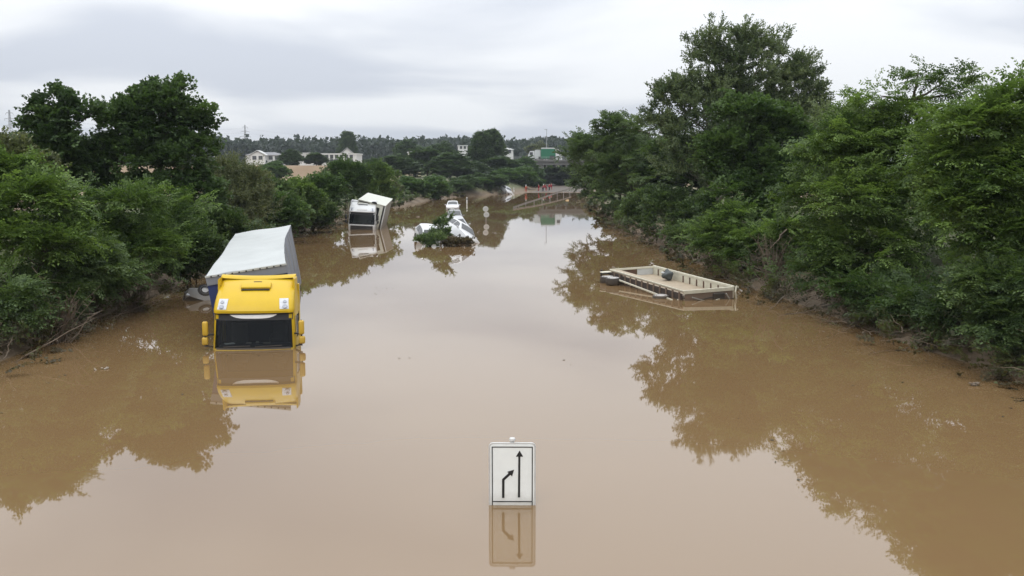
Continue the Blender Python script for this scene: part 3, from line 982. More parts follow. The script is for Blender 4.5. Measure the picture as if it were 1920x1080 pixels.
# ------------------------------------------------------------------ background: wood, tree belts, houses, pylons
def proto_crown(name, kind, leaf, lobes, nclump, nspray, seed, leafm, clump_r, spray):
    rng = np.random.default_rng(seed)
    q, t, cl, cnt = crown_quads(lobes, kind, leaf, nclump, nspray, rng, clump_r, 0.25, spray)
    tm = wood_mb(lobes, cl, cnt, 0, 0.22, rng, 1, nsub=0.1)
    return leaf_mesh(name, q, t, LEAF[leafm]), tm


PROTO = {}
PROTO['round'] = proto_crown('crown', 'clump', 0.42, [(0, 0, 5.2, 2.6, 2.6, 2.6), (1.6, .3, 3.6, 2.0, 2.0, 2.0), (-1.7, -.2, 3.8, 2.1, 2.0, 2.1), (0.2, 0, 7.2, 1.6, 1.6, 1.5), (0, -1, 2.2, 2.6, 2.0, 1.6)], 210, 5, 81, 'far', 0.8, 1.2)
PROTO['tall'] = proto_crown('crown', 'up', 0.42, [(0, 0, 8.5, 1.7, 1.7, 3.4), (.9, .2, 5.5, 1.6, 1.6, 2.6), (-1.0, -.2, 5.8, 1.6, 1.6, 2.6), (0, 0, 3, 1.8, 1.8, 2), (.5, 0, 11, .9, .9, 1.8)], 210, 5, 82, 'far', 0.8, 1.3)
PROTO['bush'] = proto_crown('crown', 'clump', 0.36, [(0, 0, 1.6, 2.0, 1.8, 1.5), (1.5, .2, 1.2, 1.5, 1.4, 1.2), (-1.5, -.2, 1.3, 1.5, 1.4, 1.2), (.3, .2, 2.6, 1.1, 1.1, 1.0)], 130, 6, 83, 'fargreen', 0.7, 1.1)
_tm = {}


def place_tree(kind, name, label, px, ptop, Y, wpx, group=None, leafm=None, base_z=None, rz=None, cat='tree'):
    """an individual tree whose top shows at pixel row ptop and whose crown is wpx pixels wide at distance Y"""
    top = pix(px, ptop, Y)
    bz = tz(top[0], Y) if base_z is None else base_z
    me, tmb = PROTO[kind]
    H0 = max(v[2] for v in [me.vertices[i].co for i in range(0, len(me.vertices), 7)])
    W0 = {'round': 7.2, 'tall': 5.0, 'bush': 6.0, 'dome': 9.4}[kind]
    root = empty(name, (top[0], Y, bz - 0.1))
    tag(root, label, cat, group)
    rz_ = random.uniform(0, 6.28) if rz is None else rz
    sx = wpx * Y / CAM_F / W0
    sz = max(0.3, (top[2] - bz) / H0)
    root.scale = (sx, sx, sz)
    root.rotation_euler[2] = rz_
    if kind not in _tm:
        o = tmb.build('trunk', M['bark'], root, smooth=True); _tm[kind] = o.data
    else:
        o = link('trunk', _tm[kind], root)
    o = link('crown', me, root)
    if leafm:
        o.material_slots[0].link = 'OBJECT'
        o.material_slots[0].material = LEAF[leafm]
    return root


GB = 'trees of the belt behind the flooded road'
BELT = [  # kind, px, top row, distance, width px, leaf, label
    ('bush', 765, 326, 165, 66, 'fargreen', 'round light green bush on the far left shore above the white debris'),
    ('bush', 810, 324, 172, 70, 'fargreen', 'light green bush on the far shore straight above the small white car'),
    ('bush', 735, 336, 150, 44, 'olive', 'yellow-green low bush just past the white truck box'),
    ('round', 845, 282, 235, 90, 'far', 'dark tree left of the highest crown in the middle distance'),
    ('round', 800, 272, 260, 84, 'far', 'dark green tree above the two light bushes on the far shore'),
    ('round', 745, 286, 250, 80, 'far', 'dark tree beside the white house gable in the middle distance'),
    ('tall', 902, 243, 262, 38, 'far', 'left one of the two narrow treetops that overtop the far belt'),
    ('tall', 922, 238, 266, 40, 'far', 'right one of the two narrow treetops that overtop the far belt'),
    ('round', 880, 300, 240, 86, 'far', 'dark tree over the far shore left of the bright green bushes'),
    ('round', 940, 290, 255, 80, 'far', 'dark tree behind the bright green bushes near the bridge'),
    ('bush', 945, 312, 238, 60, 'fargreen', 'bright green bush above the stranded grey car'),
    ('bush', 978, 308, 245, 60, 'fargreen', 'bright green bush beside the bridge opening'),
    ('bush', 907, 321, 211, 66, 'far', 'low dark bush on the shore behind the stranded grey car'),
    ('bush', 872, 325, 199, 66, 'far', 'low dark bush on the far shore left of the stranded grey car'),
    ('round', 985, 290, 275, 60, 'fargreen', 'tree standing against the left end of the bridge'),
    ('round', 700, 292, 170, 64, 'far', 'dark tree rising behind the bush next to the white truck box'),
    ('round', 668, 300, 185, 60, 'far', 'dark tree in front of the long white building'),
    ('round', 545, 278, 300, 46, 'far', 'round grey-green tree between the two white houses'),
    ('round', 592, 284, 290, 44, 'far', 'round tree covering the left half of the long white building'),
    ('bush', 470, 306, 200, 60, 'fargreen', 'bright green bush in front of the white gabled house'),
    ('bush', 430, 292, 190, 66, 'fargreen', 'green bush left of the white gabled house'),
    ('bush', 510, 298, 230, 60, 'fargreen', 'green bush right of the white gabled house'),
    ('bush', 620, 318, 175, 56, 'far', 'low bush at the right end of the brown field'),
    ('round', 830, 262, 330, 70, 'far', 'dark tree beside the small white house on the rise'),
    ('round', 762, 256, 350, 64, 'far', 'dark tree at the foot of the distant wood'),
    ('tall', 651, 243, 420, 30, 'far', 'slender pointed tree standing above the distant skyline'),
    ('round', 1010, 262, 420, 70, 'olive', 'grey-green tree behind the white lorry on the bridge'),
    ('bush', 1062, 320, 300, 60, 'far', 'dark bush right of the bridge opening'),
    ('round', 1090, 280, 320, 70, 'far', 'dark tree past the right end of the bridge'),
    ('round', 1034, 306, 325, 70, 'far', 'dark tree closing the view through the bridge opening'),
    ('bush', 1014, 318, 332, 60, 'far', 'dark bush seen low through the bridge opening'),
    ('bush', 924, 328, 213, 56, 'far', 'small bush on the slope right behind the stranded grey car'),
    ('bush', 985, 330, 262, 50, 'far', 'low bush at the foot of the bridge slope behind the orange jacket'),
    ('bush', 893, 330, 206, 56, 'fargreen', 'round low bush by the far shore, third left of the stranded car'),
    ('bush', 855, 334, 192, 56, 'far', 'small shore bush furthest left on the muddy far bank'),
    ('bush', 940, 326, 232, 52, 'fargreen', 'dark bush up the slope above the stranded grey car'),
    ('bush', 962, 328, 244, 50, 'far', 'bush up the slope above the marker post'),
    ('bush', 1000, 326, 270, 40, 'fargreen', 'bush pressed against the left bridge abutment'),
    ('bush', 20, 300, 90, 90, 'olive', 'pale bush behind the thin-topped tree at the picture edge'),
    ('bush', 420, 322, 110, 60, 'olive', 'dull green bush at the edge of the stubble field'),
]
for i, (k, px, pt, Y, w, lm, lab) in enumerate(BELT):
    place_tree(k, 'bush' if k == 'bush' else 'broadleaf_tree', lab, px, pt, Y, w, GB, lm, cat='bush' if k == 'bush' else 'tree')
# taller trees behind the right bank so the sky does not show through
BACK = [('round', 1280, 255, 88, 150, 'deep', 'dark tree filling the gap behind the poplar stems'),
        ('round', 1480, 285, 66, 150, 'deep', 'dark tree deep behind the dome-shaped tree'),
        ('round', 1660, 300, 52, 150, 'deep', 'dark tree deep behind the layered robinia'),
        ('round', 1810, 290, 42, 180, 'deep', 'dark tree deep behind the bushy tree of the right edge'),
        ('round', 1180, 290, 115, 130, 'deep', 'dark tree behind the broad spreading tree')]
for k, px, pt, Y, w, lm, lab in BACK:
    place_tree(k, 'broadleaf_tree', lab, px, pt, Y, w, 'trees deep behind the right bank', lm)


def distant_wood():
    rng = np.random.default_rng(91)
    Q, T = [], []
    n = 520
    Y = rng.uniform(560, 860, n)
    px = rng.uniform(-420, 1600, n)
    # skyline row of the photo: wooded rise, a little uneven
    row = 264 + 2.5 * np.sin(px * 0.013) + 3 * np.sin(px * 0.041 + 1) - 7 * sstep(950, 1100, px) + 14 * (1 - sstep(60, 400, px))
    X = (px - 960) / CAM_F * Y
    top = CAM_H + (CAM_HOR - row) / CAM_F * Y - rng.uniform(0, 1, n) ** 2 * 5 + rng.normal(0, 0.5, n)
    r = rng.uniform(6.5, 11.5, n)
    k = 30
    d = sphere_pts(n * k, rng); d[:, 2] = np.abs(d[:, 2]) * 1.15 - 0.25
    c = np.stack([X, Y, top - r * 0.62], -1)
    P = np.repeat(c, k, 0) + d * np.repeat(r, k)[:, None] * np.array([1, 1, 0.62])
    q, t = scatter('mass', 1.9, P, d, np.full(n * k, 1.1), np.repeat(np.clip(rng.normal(.4, .25, n), 0, 1), k), rng)
    Q.append(q); T.append(t)
    # fill below the crowns down to the ground
    m = 3600
    px = rng.uniform(-420, 1600, m); Y = rng.uniform(545, 600, m)
    X = (px - 960) / CAM_F * Y
    z = terrain(X, Y) + rng.uniform(0, 16, m)
    q, t = scatter('mass', 2.6, np.stack([X, Y, z], -1), sphere_pts(m, rng), np.full(m, 2.6), np.clip(rng.normal(.3, .2, m), 0, 1), rng)
    Q.append(q); T.append(t)
    # scattered gardens and hedges between the field and the wood
    m = 380
    px = rng.uniform(-300, 1150, m); Y = rng.uniform(330, 540, m)
    X = (px - 960) / CAM_F * Y
    z = terrain(X, Y)
    keep = np.abs(px - 560) > 0
    r = rng.uniform(1.5, 3.6, m)
    k = 12
    d = sphere_pts(m * k, rng); d[:, 2] = np.abs(d[:, 2]) * 1.2
    P = np.repeat(np.stack([X, Y, z], -1), k, 0) + d * np.repeat(r, k)[:, None]
    q, t = scatter('mass', 1.2, P, d, np.full(m * k, 1.5), np.repeat(np.clip(rng.normal(.5, .25, m), 0, 1), k), rng)
    Q.append(q); T.append(t)
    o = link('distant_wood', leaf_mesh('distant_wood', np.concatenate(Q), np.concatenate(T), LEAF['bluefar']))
    tag(o, 'bluish dark wood and hedges along the whole skyline', 'wood', kind='stuff')


distant_wood()


def house(name, label, px, py_base, Y, w, d, wall_h, roof_h, wallm, roofm, rz=0.0, wins=3, gable=True, storeys=2, base=None):
    """Y metres away, its front wall centred on pixel px; gable: ridge runs away from the viewer"""
    c = pix(px, py_base, Y)
    bz = c[2] if base is None else base
    root = empty(name, (c[0], c[1], bz), (0, 0, rz))
    tag(root, label, 'house')
    MB().box((0, d / 2, wall_h / 2 - 1.5), (w, d, wall_h + 3)).build('wall', M[wallm], root)
    e = 0.4
    if gable:
        poly = [(-w / 2 - e, wall_h), (0, wall_h + roof_h), (w / 2 + e, wall_h)]
        MB().prism([(-w / 2, wall_h), (0, wall_h + roof_h - .25), (w / 2, wall_h)], 0.01, d - 0.01).build('gable', M[wallm], root)
        t = 0.22
        for s in (-1, 1):
            MB().prism([(s * (w / 2 + e), wall_h - .15), (0, wall_h + roof_h), (0, wall_h + roof_h + t), (s * (w / 2 + e), wall_h - .15 + t)], -e, d + e).build('roof', M[roofm], root)
    elif roof_h > 0:
        v = [(-w / 2 - e, -e, wall_h), (w / 2 + e, -e, wall_h), (w / 2 + e, d + e, wall_h), (-w / 2 - e, d + e, wall_h), (-w * .25, d / 2, wall_h + roof_h), (w * .25, d / 2, wall_h + roof_h)]
        MB().add(v, [(0, 1, 5, 4), (1, 2, 5), (2, 3, 4, 5), (3, 0, 4), (3, 2, 1, 0)]).build('roof', M[roofm], root)
    else:
        MB().box((0, d / 2, wall_h + 0.2), (w + .5, d + .5, .4)).build('roof', M[roofm], root)
    for s in range(storeys):
        for i in range(wins):
            x = (i + .5) / wins * w * .84 - w * .42
            z = wall_h * (s + .5) / storeys
            ww = min(1.5, w / wins * .55)
            f = MB().box((x, -.03, z), (ww + .16, .06, 1.5)).build('window', M['render_white'], root)
            MB().box((x, -.07, z), (ww, .03, 1.32)).build('pane', M['glass_grey'], f)
    return root


house('gabled_house', 'white house with a pointed gable and pale roof among the trees', 483, 301, 330, 5.0, 9, 1.9, 1.5, 'render_white', 'roof_pale', 0.12, 2, True, 1)
house('long_house', 'low white house wing with grey roof joined to the pointed gable', 496, 301, 336, 13, 7, 1.9, 1.1, 'render_white', 'roof_grey', 0.1, 5, False, 1)
house('white_villa', 'long white flat-roofed building with dark windows behind the bush belt', 636, 306, 320, 12, 9, 2.9, 0, 'render_white', 'render_white', -0.05, 6, True if False else False, 2)
house('pointed_roof_house', 'white house with a pale pointed roof rising behind the flat-roofed building', 651, 293, 345, 4.2, 5, 1.0, 2.0, 'render_white', 'roof_pale', 0.2, 2, True, 1)
house('white_cottage', 'white house end with flat roof left of the long building', 573, 303, 318, 5, 8, 2.6, 0, 'render_white', 'roof_pale', 0.0, 2, False, 1)
house('hill_house', 'small white house in a gap of the dark trees right of the villa', 784, 296, 300, 4.2, 6, 1.6, 0, 'render_white', 'roof_pale', 0.3, 2, False, 1)
house('roof_house', 'tiny white house top over the dark belt below the skyline', 868, 279, 420, 4, 6, 1.2, 0, 'render_white', 'roof_pale', 0.1, 2, False, 1)
house('shed_house', 'pale low roof between the trees left of the bridge lorries', 948, 287, 330, 5.5, 6, 1.2, .7, 'render_white', 'roof_pale', 0.2, 2, False, 1)
house('red_roof_house', 'house with a red tiled roof behind the thin-topped tree', 62, 285, 300, 11, 9, 2.4, 2.4, 'render_ochre', 'roof_red', 0.4, 3, False, 1)
house('edge_house', 'pale house on the distant rise at the left picture edge', 6, 268, 420, 6, 7, 2.6, 1.0, 'render_white', 'roof_grey', 0.1, 2, False, 1)


def pylon(label, px, ptop, pbase, Y, seed):
    t, b = pix(px, ptop, Y), pix(px, pbase, Y)
    bz = tz(b[0], Y)
    H = t[2] - bz
    root = empty('power_pylon', (t[0], Y, bz))
    tag(root, label, 'pylon', 'power pylons on the horizon')
    mb = MB()
    lv = np.linspace(0, 1, 9)
    hw = lambda s: 2.6 * (1 - s) ** 1.3 + 0.35
    for i in range(8):
        a, c = lv[i], lv[i + 1]
        for sx in (-1, 1):
            for sy in (-1, 1):
                mb.bar((sx * hw(a), sy * hw(a), a * H), (sx * hw(c), sy * hw(c), c * H), 0.3)
        for sy in (-1, 1):
            mb.bar((-hw(a), sy * hw(a), a * H), (hw(c), sy * hw(c), c * H), 0.18)
            mb.bar((hw(a), sy * hw(a), a * H), (-hw(c), sy * hw(c), c * H), 0.18)
    mb.build('mast', M['pylon'], root)
    for s, w in ((0.70, 6.0), (0.83, 4.6), (0.94, 3.2)):
        m2 = MB()
        for sg in (-1, 1):
            m2.bar((0, 0, s * H + 0.9), (sg * w, 0, s * H), 0.22)
            m2.bar((0, 0, s * H), (sg * w, 0, s * H), 0.25)
            m2.bar((sg * w, 0, s * H), (sg * w, 0, s * H - 1.6), 0.2)
        m2.build('cross_arm', M['pylon'], root)
    return root, H


p1, h1 = pylon('lattice power pylon above the wood left of the houses', 459, 234, 268, 1050, 1)
p2, h2 = pylon('taller lattice power pylon at the left picture edge', 17, 206, 268, 820, 2)
wmb = MB()
for s, w in ((0.70, 6.0), (0.83, 4.6), (0.94, 3.2)):
    for sg in (-1, 1):
        a = np.array([p2.location.x + sg * w, p2.location.y, p2.location.z + s * h2 - 1.6])
        b = np.array([p1.location.x + sg * w, p1.location.y, p1.location.z + s * h1 - 1.6])
        e = b + (b - a) * 1.3
        for q0, q1 in ((a, b), (b, e)):
            t = np.linspace(0, 1, 15)[:, None]
            pts = q0 + (q1 - q0) * t
            pts[:, 2] -= (4 * t * (1 - t) * 5)[:, 0]
            wmb.tube(pts, 0.035, 3, cap=False)
tag(wmb.build('power_line', M['pylon']), 'thin power cables running between the pylons over the wood', 'cable')

# ------------------------------------------------------------------ bridge at the end of the road
BYc = 288.0
root = empty('road_bridge', (16.5, BYc, 0))
tag(root, 'concrete bridge crossing the road at its far end, dark opening below', 'bridge')
dz = pix(1030, 303, BYc)[2]
MB().box((0, 8, dz - 0.5), (60, 19, 1.0)).build('deck', M['concrete'], root)
MB().box((0, -1.75, dz + 0.25), (60, 0.45, 0.5)).build('parapet', M['concrete'], root)
MB().box((0, 17.75, dz + 0.25), (60, 0.45, 0.5)).build('parapet', M['concrete'], root)
for s in (-1, 1):
    MB().box((s * 12.3, 8, (dz - 1) / 2 - 0.5), (7.5, 18.4, dz)).build('abutment', M['concrete'], root)
    MB().box((s * 7.6, 8, dz - 1.6), (1.6, 18.4, 1.2)).build('abutment_shelf', M['concrete'], root)
for k, x in enumerate((-6, -3, 0, 3, 6)):
    MB().box((x, 8, dz - 1.35), (0.5, 18.6, 0.7)).build('girder', M['concrete'], root)
rl = MB()
for z in (0.55, 0.95, 1.3):
    rl.bar((-28, -1.75, dz + 0.1 + z), (28, -1.75, dz + 0.1 + z), 0.06)
for x in range(-28, 29, 2):
    rl.bar((x, -1.75, dz + 0.4), (x, -1.75, dz + 1.4), 0.06)
rl.build('handrail', M['steel'], root)

lp = empty('street_lamp', (pix(1026, 290, 292)[0], 297.5, dz))
tag(lp, 'tall lamp post standing over the green lorry on the bridge', 'lamp post')
hl = pix(1026, 243, 297.5)[2] - dz
MB().tube([(0, 0, 0), (0, 0, hl)], [0.13, 0.08], 8).build('pole', M['pylon'], lp)
MB().rbox((-0.25, 0, hl + .05), (0.9, 0.3, 0.16), 0.05).build('lamp_head', M['pylon'], lp)


def lorry(label, px0, px1, ptop, Y, boxm, flip=1):
    """a lorry seen from its side on the bridge deck"""
    a, b = pix(px0, 300, Y)[0], pix(px1, 300, Y)[0]
    H = pix(px0, ptop, Y)[2] - dz
    w = b - a
    root = empty('lorry', ((a + b) / 2, Y, dz))
    tag(root, label, 'lorry', 'lorries on the bridge')
    cab = 2.0
    MB().rbox((-flip * cab / 2, 1.25, H / 2 + .25), (w - cab - .2, 2.5, H - 1.3), .05).build('cargo_box', boxm, root)
    MB().rbox((-flip * cab / 2, 1.25, H - .18), (w - cab - .3, 2.4, .36), .08).build('box_roof', M['roof_pale'], root)
    MB().box((-flip * cab / 2 + w * .18, -.02, H * .32), (w * .22, .04, H * .22)).build('side_locker', M['black'], root)
    cb = MB()
    x0 = flip * (w / 2 - cab)
    prof = [(x0, .5), (x0, H * .92), (x0 + flip * cab * .7, H * .9), (x0 + flip * cab, H * .5), (x0 + flip * cab, .5)]
    cb.prism(prof, 0.02, 2.48)
    c = cb.build('cab', M['white'], root)
    MB().box((x0 + flip * cab * .5, 0.0, H * .68), (cab * .5, .05, H * .25)).build('side_window', M['glass_grey'], c)
    MB().box((0, 1.25, .55), (w - .6, 1.0, .3)).build('chassis', M['black'], root)
    for x in (-w * .34, -w * .22, w * .36):
        wh = MB().cyl((x * flip, .3, .48), .48, .3, 'y', 16).build('wheel', M['rubber'], root)
        MB().cyl((x * flip, .13, .48), .26, .06, 'y', 12).build('rim', M['rim'], wh)


lorry('white box lorry on the bridge beside the green lorry', 990, 1014, 281, 292, M['white'], -1)
lorry('green tarpaulin lorry crossing the bridge', 1014, 1054, 277, 289.2, M['green_box'], 1)

# ------------------------------------------------------------------ guardrail leaving the water
gp = [pixz(962, 389, 0.15), pixz(985, 381, 0.35), pixz(1010, 373, 0.55), pixz(1035, 364.5, 0.75), pixz(1056, 358, 0.9), pixz(1075, 352.5, 1.0)]
root = empty('guard_rail', tuple(gp[0]))
tag(root, 'muddy steel guard rail curving out of the water toward the bridge', 'guard rail')
o0 = np.array(gp[0])
cv = []
for i in range(len(gp) - 1):
    for t in np.linspace(0, 1, 6)[:-1]:
        cv.append(gp[i] + (gp[i + 1] - gp[i]) * t - o0)
rows = []
for hz, off in ((-.15, 0), (-.08, -.06), (0, 0), (.08, -.06), (.15, 0)):
    rows.append([(p[0] + off, p[1], p[2] + hz) for p in cv])
rmb = MB().grid(rows)
rows2 = [[(x + 0.03, y + 0.02, z) for x, y, z in r] for r in rows]
rmb.grid(rows2)
rmb.build('rail', M['rail_mud'], root)
for k in range(2, len(cv), 3):
    p = cv[k]
    MB().box((p[0] + .08, p[1] + .04, p[2] - .6), (.1, .1, 1.3)).build('post', M['steel'], root)


def marker_post(label, px, py, h=1.0):
    b = pixz(px, py, 0)
    root = empty('marker_post', (b[0], b[1], 0))
    tag(root, label, 'marker post', 'roadside marker posts')
    MB().rbox((0, 0, h * .5 - .3), (.14, .10, h + .6), .03).build('post', M['sign_white'], root)
    MB().rbox((0, 0, h * .74), (.146, .106, .20), .02).build('black_band', M['sign_black'], root)
    MB().rbox((0, -.056, h * .74), (.05, .02, .14), .008).build('reflector', M['lamp'], root)


marker_post('white roadside marker post at the far water edge above the small white car', 875.5, 383, 1.1)
marker_post('white roadside marker post beside the stranded grey car', 963.5, 362, 1.25)

# ------------------------------------------------------------------ road signs
def merge_sign():
    b = pixz(960.5, 947, 0)
    ppm = 1750 / 15.35
    W, Hh = 88 / ppm, 121 / ppm
    root = empty('lane_merge_sign', (b[0], b[1], 0), (math.radians(1), 0, math.radians(-0.5)))
    tag(root, 'white lane merge sign with two black arrows standing in the near water', 'road sign')
    z0, z1 = -0.35, Hh
    r = 0.07

    def rr(w, za, zb, rad, n=6):
        pts = []
        for cx, cz, a0 in ((w / 2 - rad, zb - rad, 0), (-w / 2 + rad, zb - rad, 90), (-w / 2 + rad, za + rad, 180), (w / 2 - rad, za + rad, 270)):
            for k in range(n + 1):
                a = math.radians(a0 + 90 * k / n)
                pts.append((cx + rad * math.cos(a), cz + rad * math.sin(a)))
        return pts
    MB().prism(rr(W, z0, z1, r), 0, 0.035).build('panel', M['sign_grey'], root)
    MB().prism(rr(W - 0.05, z0 + .02, z1 - .025, r * .8), -0.006, 0.001).build('face', M['sign_white'], root)
    # dark frame line, open at the bottom where a cross line closes it
    fw = W - 0.10
    t = 0.016
    zb = 0.055
    fr = MB()
    fr.prism([(-fw / 2, zb - .06), (-fw / 2 + t, zb - .06), (-fw / 2 + t, z1 - .06), (-fw / 2, z1 - .06)], -0.010, -0.005)
    fr.prism([(fw / 2 - t, zb - .06), (fw / 2, zb - .06), (fw / 2, z1 - .06), (fw / 2 - t, z1 - .06)], -0.010, -0.005)
    fr.prism([(-fw / 2 + t, z1 - .06 - t), (fw / 2 - t, z1 - .06 - t), (fw / 2 - t, z1 - .06), (-fw / 2 + t, z1 - .06)], -0.010, -0.005)
    fr.prism([(-fw / 2 + t, zb), (fw / 2 - t, zb), (fw / 2 - t, zb + t), (-fw / 2 + t, zb + t)], -0.010, -0.005)
    fr.build('border_line', M['sign_black'], root)
    s = W / 88.0        # photo pixel on the sign
    X = lambda px: (px - 960.5) * s
    Z = lambda py: (947 - py) * s
    a = MB()
    a.prism([(X(971.0), Z(931.5)), (X(975.2), Z(931.5)), (X(975.6), Z(851)), (X(971.8), Z(851))], -0.011, -0.005)
    a.prism([(X(967.3), Z(852)), (X(980.8), Z(852)), (X(974.2), Z(840.5))], -0.0115, -0.005)
    a.build('straight_arrow', M['sign_black'], root)
    b2 = MB()
    b2.prism([(X(941.2), Z(932.5)), (X(945.8), Z(932.5)), (X(946), Z(898)), (X(941.4), Z(896))], -0.011, -0.005)
    b2.prism([(X(941.4), Z(896)), (X(946), Z(898)), (X(957.6), Z(887.0)), (X(954.4), Z(883.2))], -0.011, -0.005)
    b2.prism([(X(951.2), Z(881.5)), (X(963.8), Z(877.6)), (X(960.2), Z(890.4))], -0.0115, -0.005)
    b2.build('bent_arrow', M['sign_black'], root)
    MB().tube([(0, .07, -1.2), (0, .07, z1 + .02)], .032, 12).build('pole', M['sign_grey'], root)
    MB().lathe((0, .07, z1 + .02), [(0.0, .045), (.045, .042), (.052, .03), (.052, 0), (.03, -.01)], 'z', 16).build('pole_cap', M['sign_grey'], root, auto=30)


merge_sign()

b = pixz(911, 414, 0)
root = empty('round_sign_pair', (b[0], b[1], 0))
tag(root, 'two round grey sign backs on one pole standing in the water past the wrecked cars', 'road sign')
MB().tube([(0, .05, -1.5), (0.03, .05, 1.55)], .04, 8).build('pole', M['steel'], root)
for z, x in ((1.27, -0.02), (0.66, 0.06)):
    d = MB().cyl((x, 0, z), .30, .02, 'y', 24).build('disc', M['sign_grey'], root)
    MB().cyl((x, -.012, z), .25, .012, 'y', 24).build('disc_face', M['roof_pale'], d)
    MB().box((x, -.03, z), (.36, .02, .05)).build('bracket', M['steel'], d)

# ------------------------------------------------------------------ truck cabs
def cab_loop(lv, z, n_front=16):
    """outline of the cab at height z: front edge first (left to right), then right side, back, left side"""
    zs = [l[0] for l in lv]
    yf = np.interp(z, zs, [l[1] for l in lv]); hw = np.interp(z, zs, [l[2] for l in lv])
    r = 0.20; D = 1.72; bow = 0.10
    pts = []
    for i in range(n_front + 1):
        x = -hw + r + (2 * hw - 2 * r) * i / n_front
        pts.append((x, yf + bow * (x / hw) ** 2, z))
    yb = yf + bow * ((hw - r) / hw) ** 2
    for k in range(1, 6):
        a = math.radians(90 * k / 5)
        pts.append((hw - r + r * math.sin(a), yb + r * (1 - math.cos(a)) * 1.2, z))
    ys_ = yb + r * 1.2
    for k in range(1, 7):
        pts.append((hw, ys_ + (max(D, ys_ + .1) - ys_) * k / 6, z))
    for k in range(1, 5):
        pts.append((hw - 2 * hw * k / 4, max(D, ys_ + .1), z))
    for k in range(1, 7):
        pts.append((-hw, max(D, ys_ + .1) + (ys_ - max(D, ys_ + .1)) * k / 6, z))
    for k in range(1, 5):
        a = math.radians(90 * (5 - k) / 5)
        pts.append((-hw + r - r * math.sin(a), yb + r * (1 - math.cos(a)) * 1.2, z))
    return pts


CAB = [(-1.9, .02, 1.22), (-.75, -.02, 1.245), (-.05, .0, 1.25), (.05, .03, 1.25), (.95, .19, 1.215), (1.10, .20, 1.21), (1.13, .10, 1.215), (1.20, .09, 1.215), (1.30, .15, 1.21),
       (1.45, .28, 1.20), (1.62, .50, 1.185), (1.80, .80, 1.165), (1.95, 1.12, 1.15), (2.05, 1.42, 1.14)]


def surf(lv, x, z, off=0.0):
    """point on the cab front at lateral x and height z, pushed out by off"""
    zs = [l[0] for l in lv]

    def f(z_):
        yf = np.interp(z_, zs, [l[1] for l in lv]); hw = np.interp(z_, zs, [l[2] for l in lv])
        r = .2
        xx = min(abs(x), hw - r)
        y = yf + .10 * (xx / hw) ** 2
        if abs(x) > hw - r:
            s = min(1, (abs(x) - hw + r) / r)
            y += r * (1 - math.sqrt(max(0, 1 - s * s))) * 1.2
        return y
    y = f(z)
    g = (f(z + .02) - f(z - .02)) / .04
    n = Vector((0, -1, g)).normalized()
    return Vector((x, y, z)) + n * off


def patch(lv, xa, xb, za, zb, off, nx=6, nz=4, skew=0.0, taper=0.0):
    """thick patch following the front surface"""
    P, P2 = [], []
    for j in range(nz + 1):
        z = za + (zb - za) * j / nz
        r, r2 = [], []
        for i in range(nx + 1):
            x = xa + (xb - xa) * i / nx + skew * (z - za)
            r.append(surf(lv, x, z, off)); r2.append(surf(lv, x, z, -.02))
        P.append(r); P2.append(r2)
    mb = MB().grid(P)
    ring = P[0] + [r[-1] for r in P[1:]] + P[-1][-2::-1] + [r[0] for r in P[-2:0:-1]]
    ring2 = P2[0] + [r[-1] for r in P2[1:]] + P2[-1][-2::-1] + [r[0] for r in P2[-2:0:-1]]
    n = len(ring)
    mb.add(ring + ring2, [(i, (i + 1) % n, (i + 1) % n + n, i + n) for i in range(n)])
    return mb


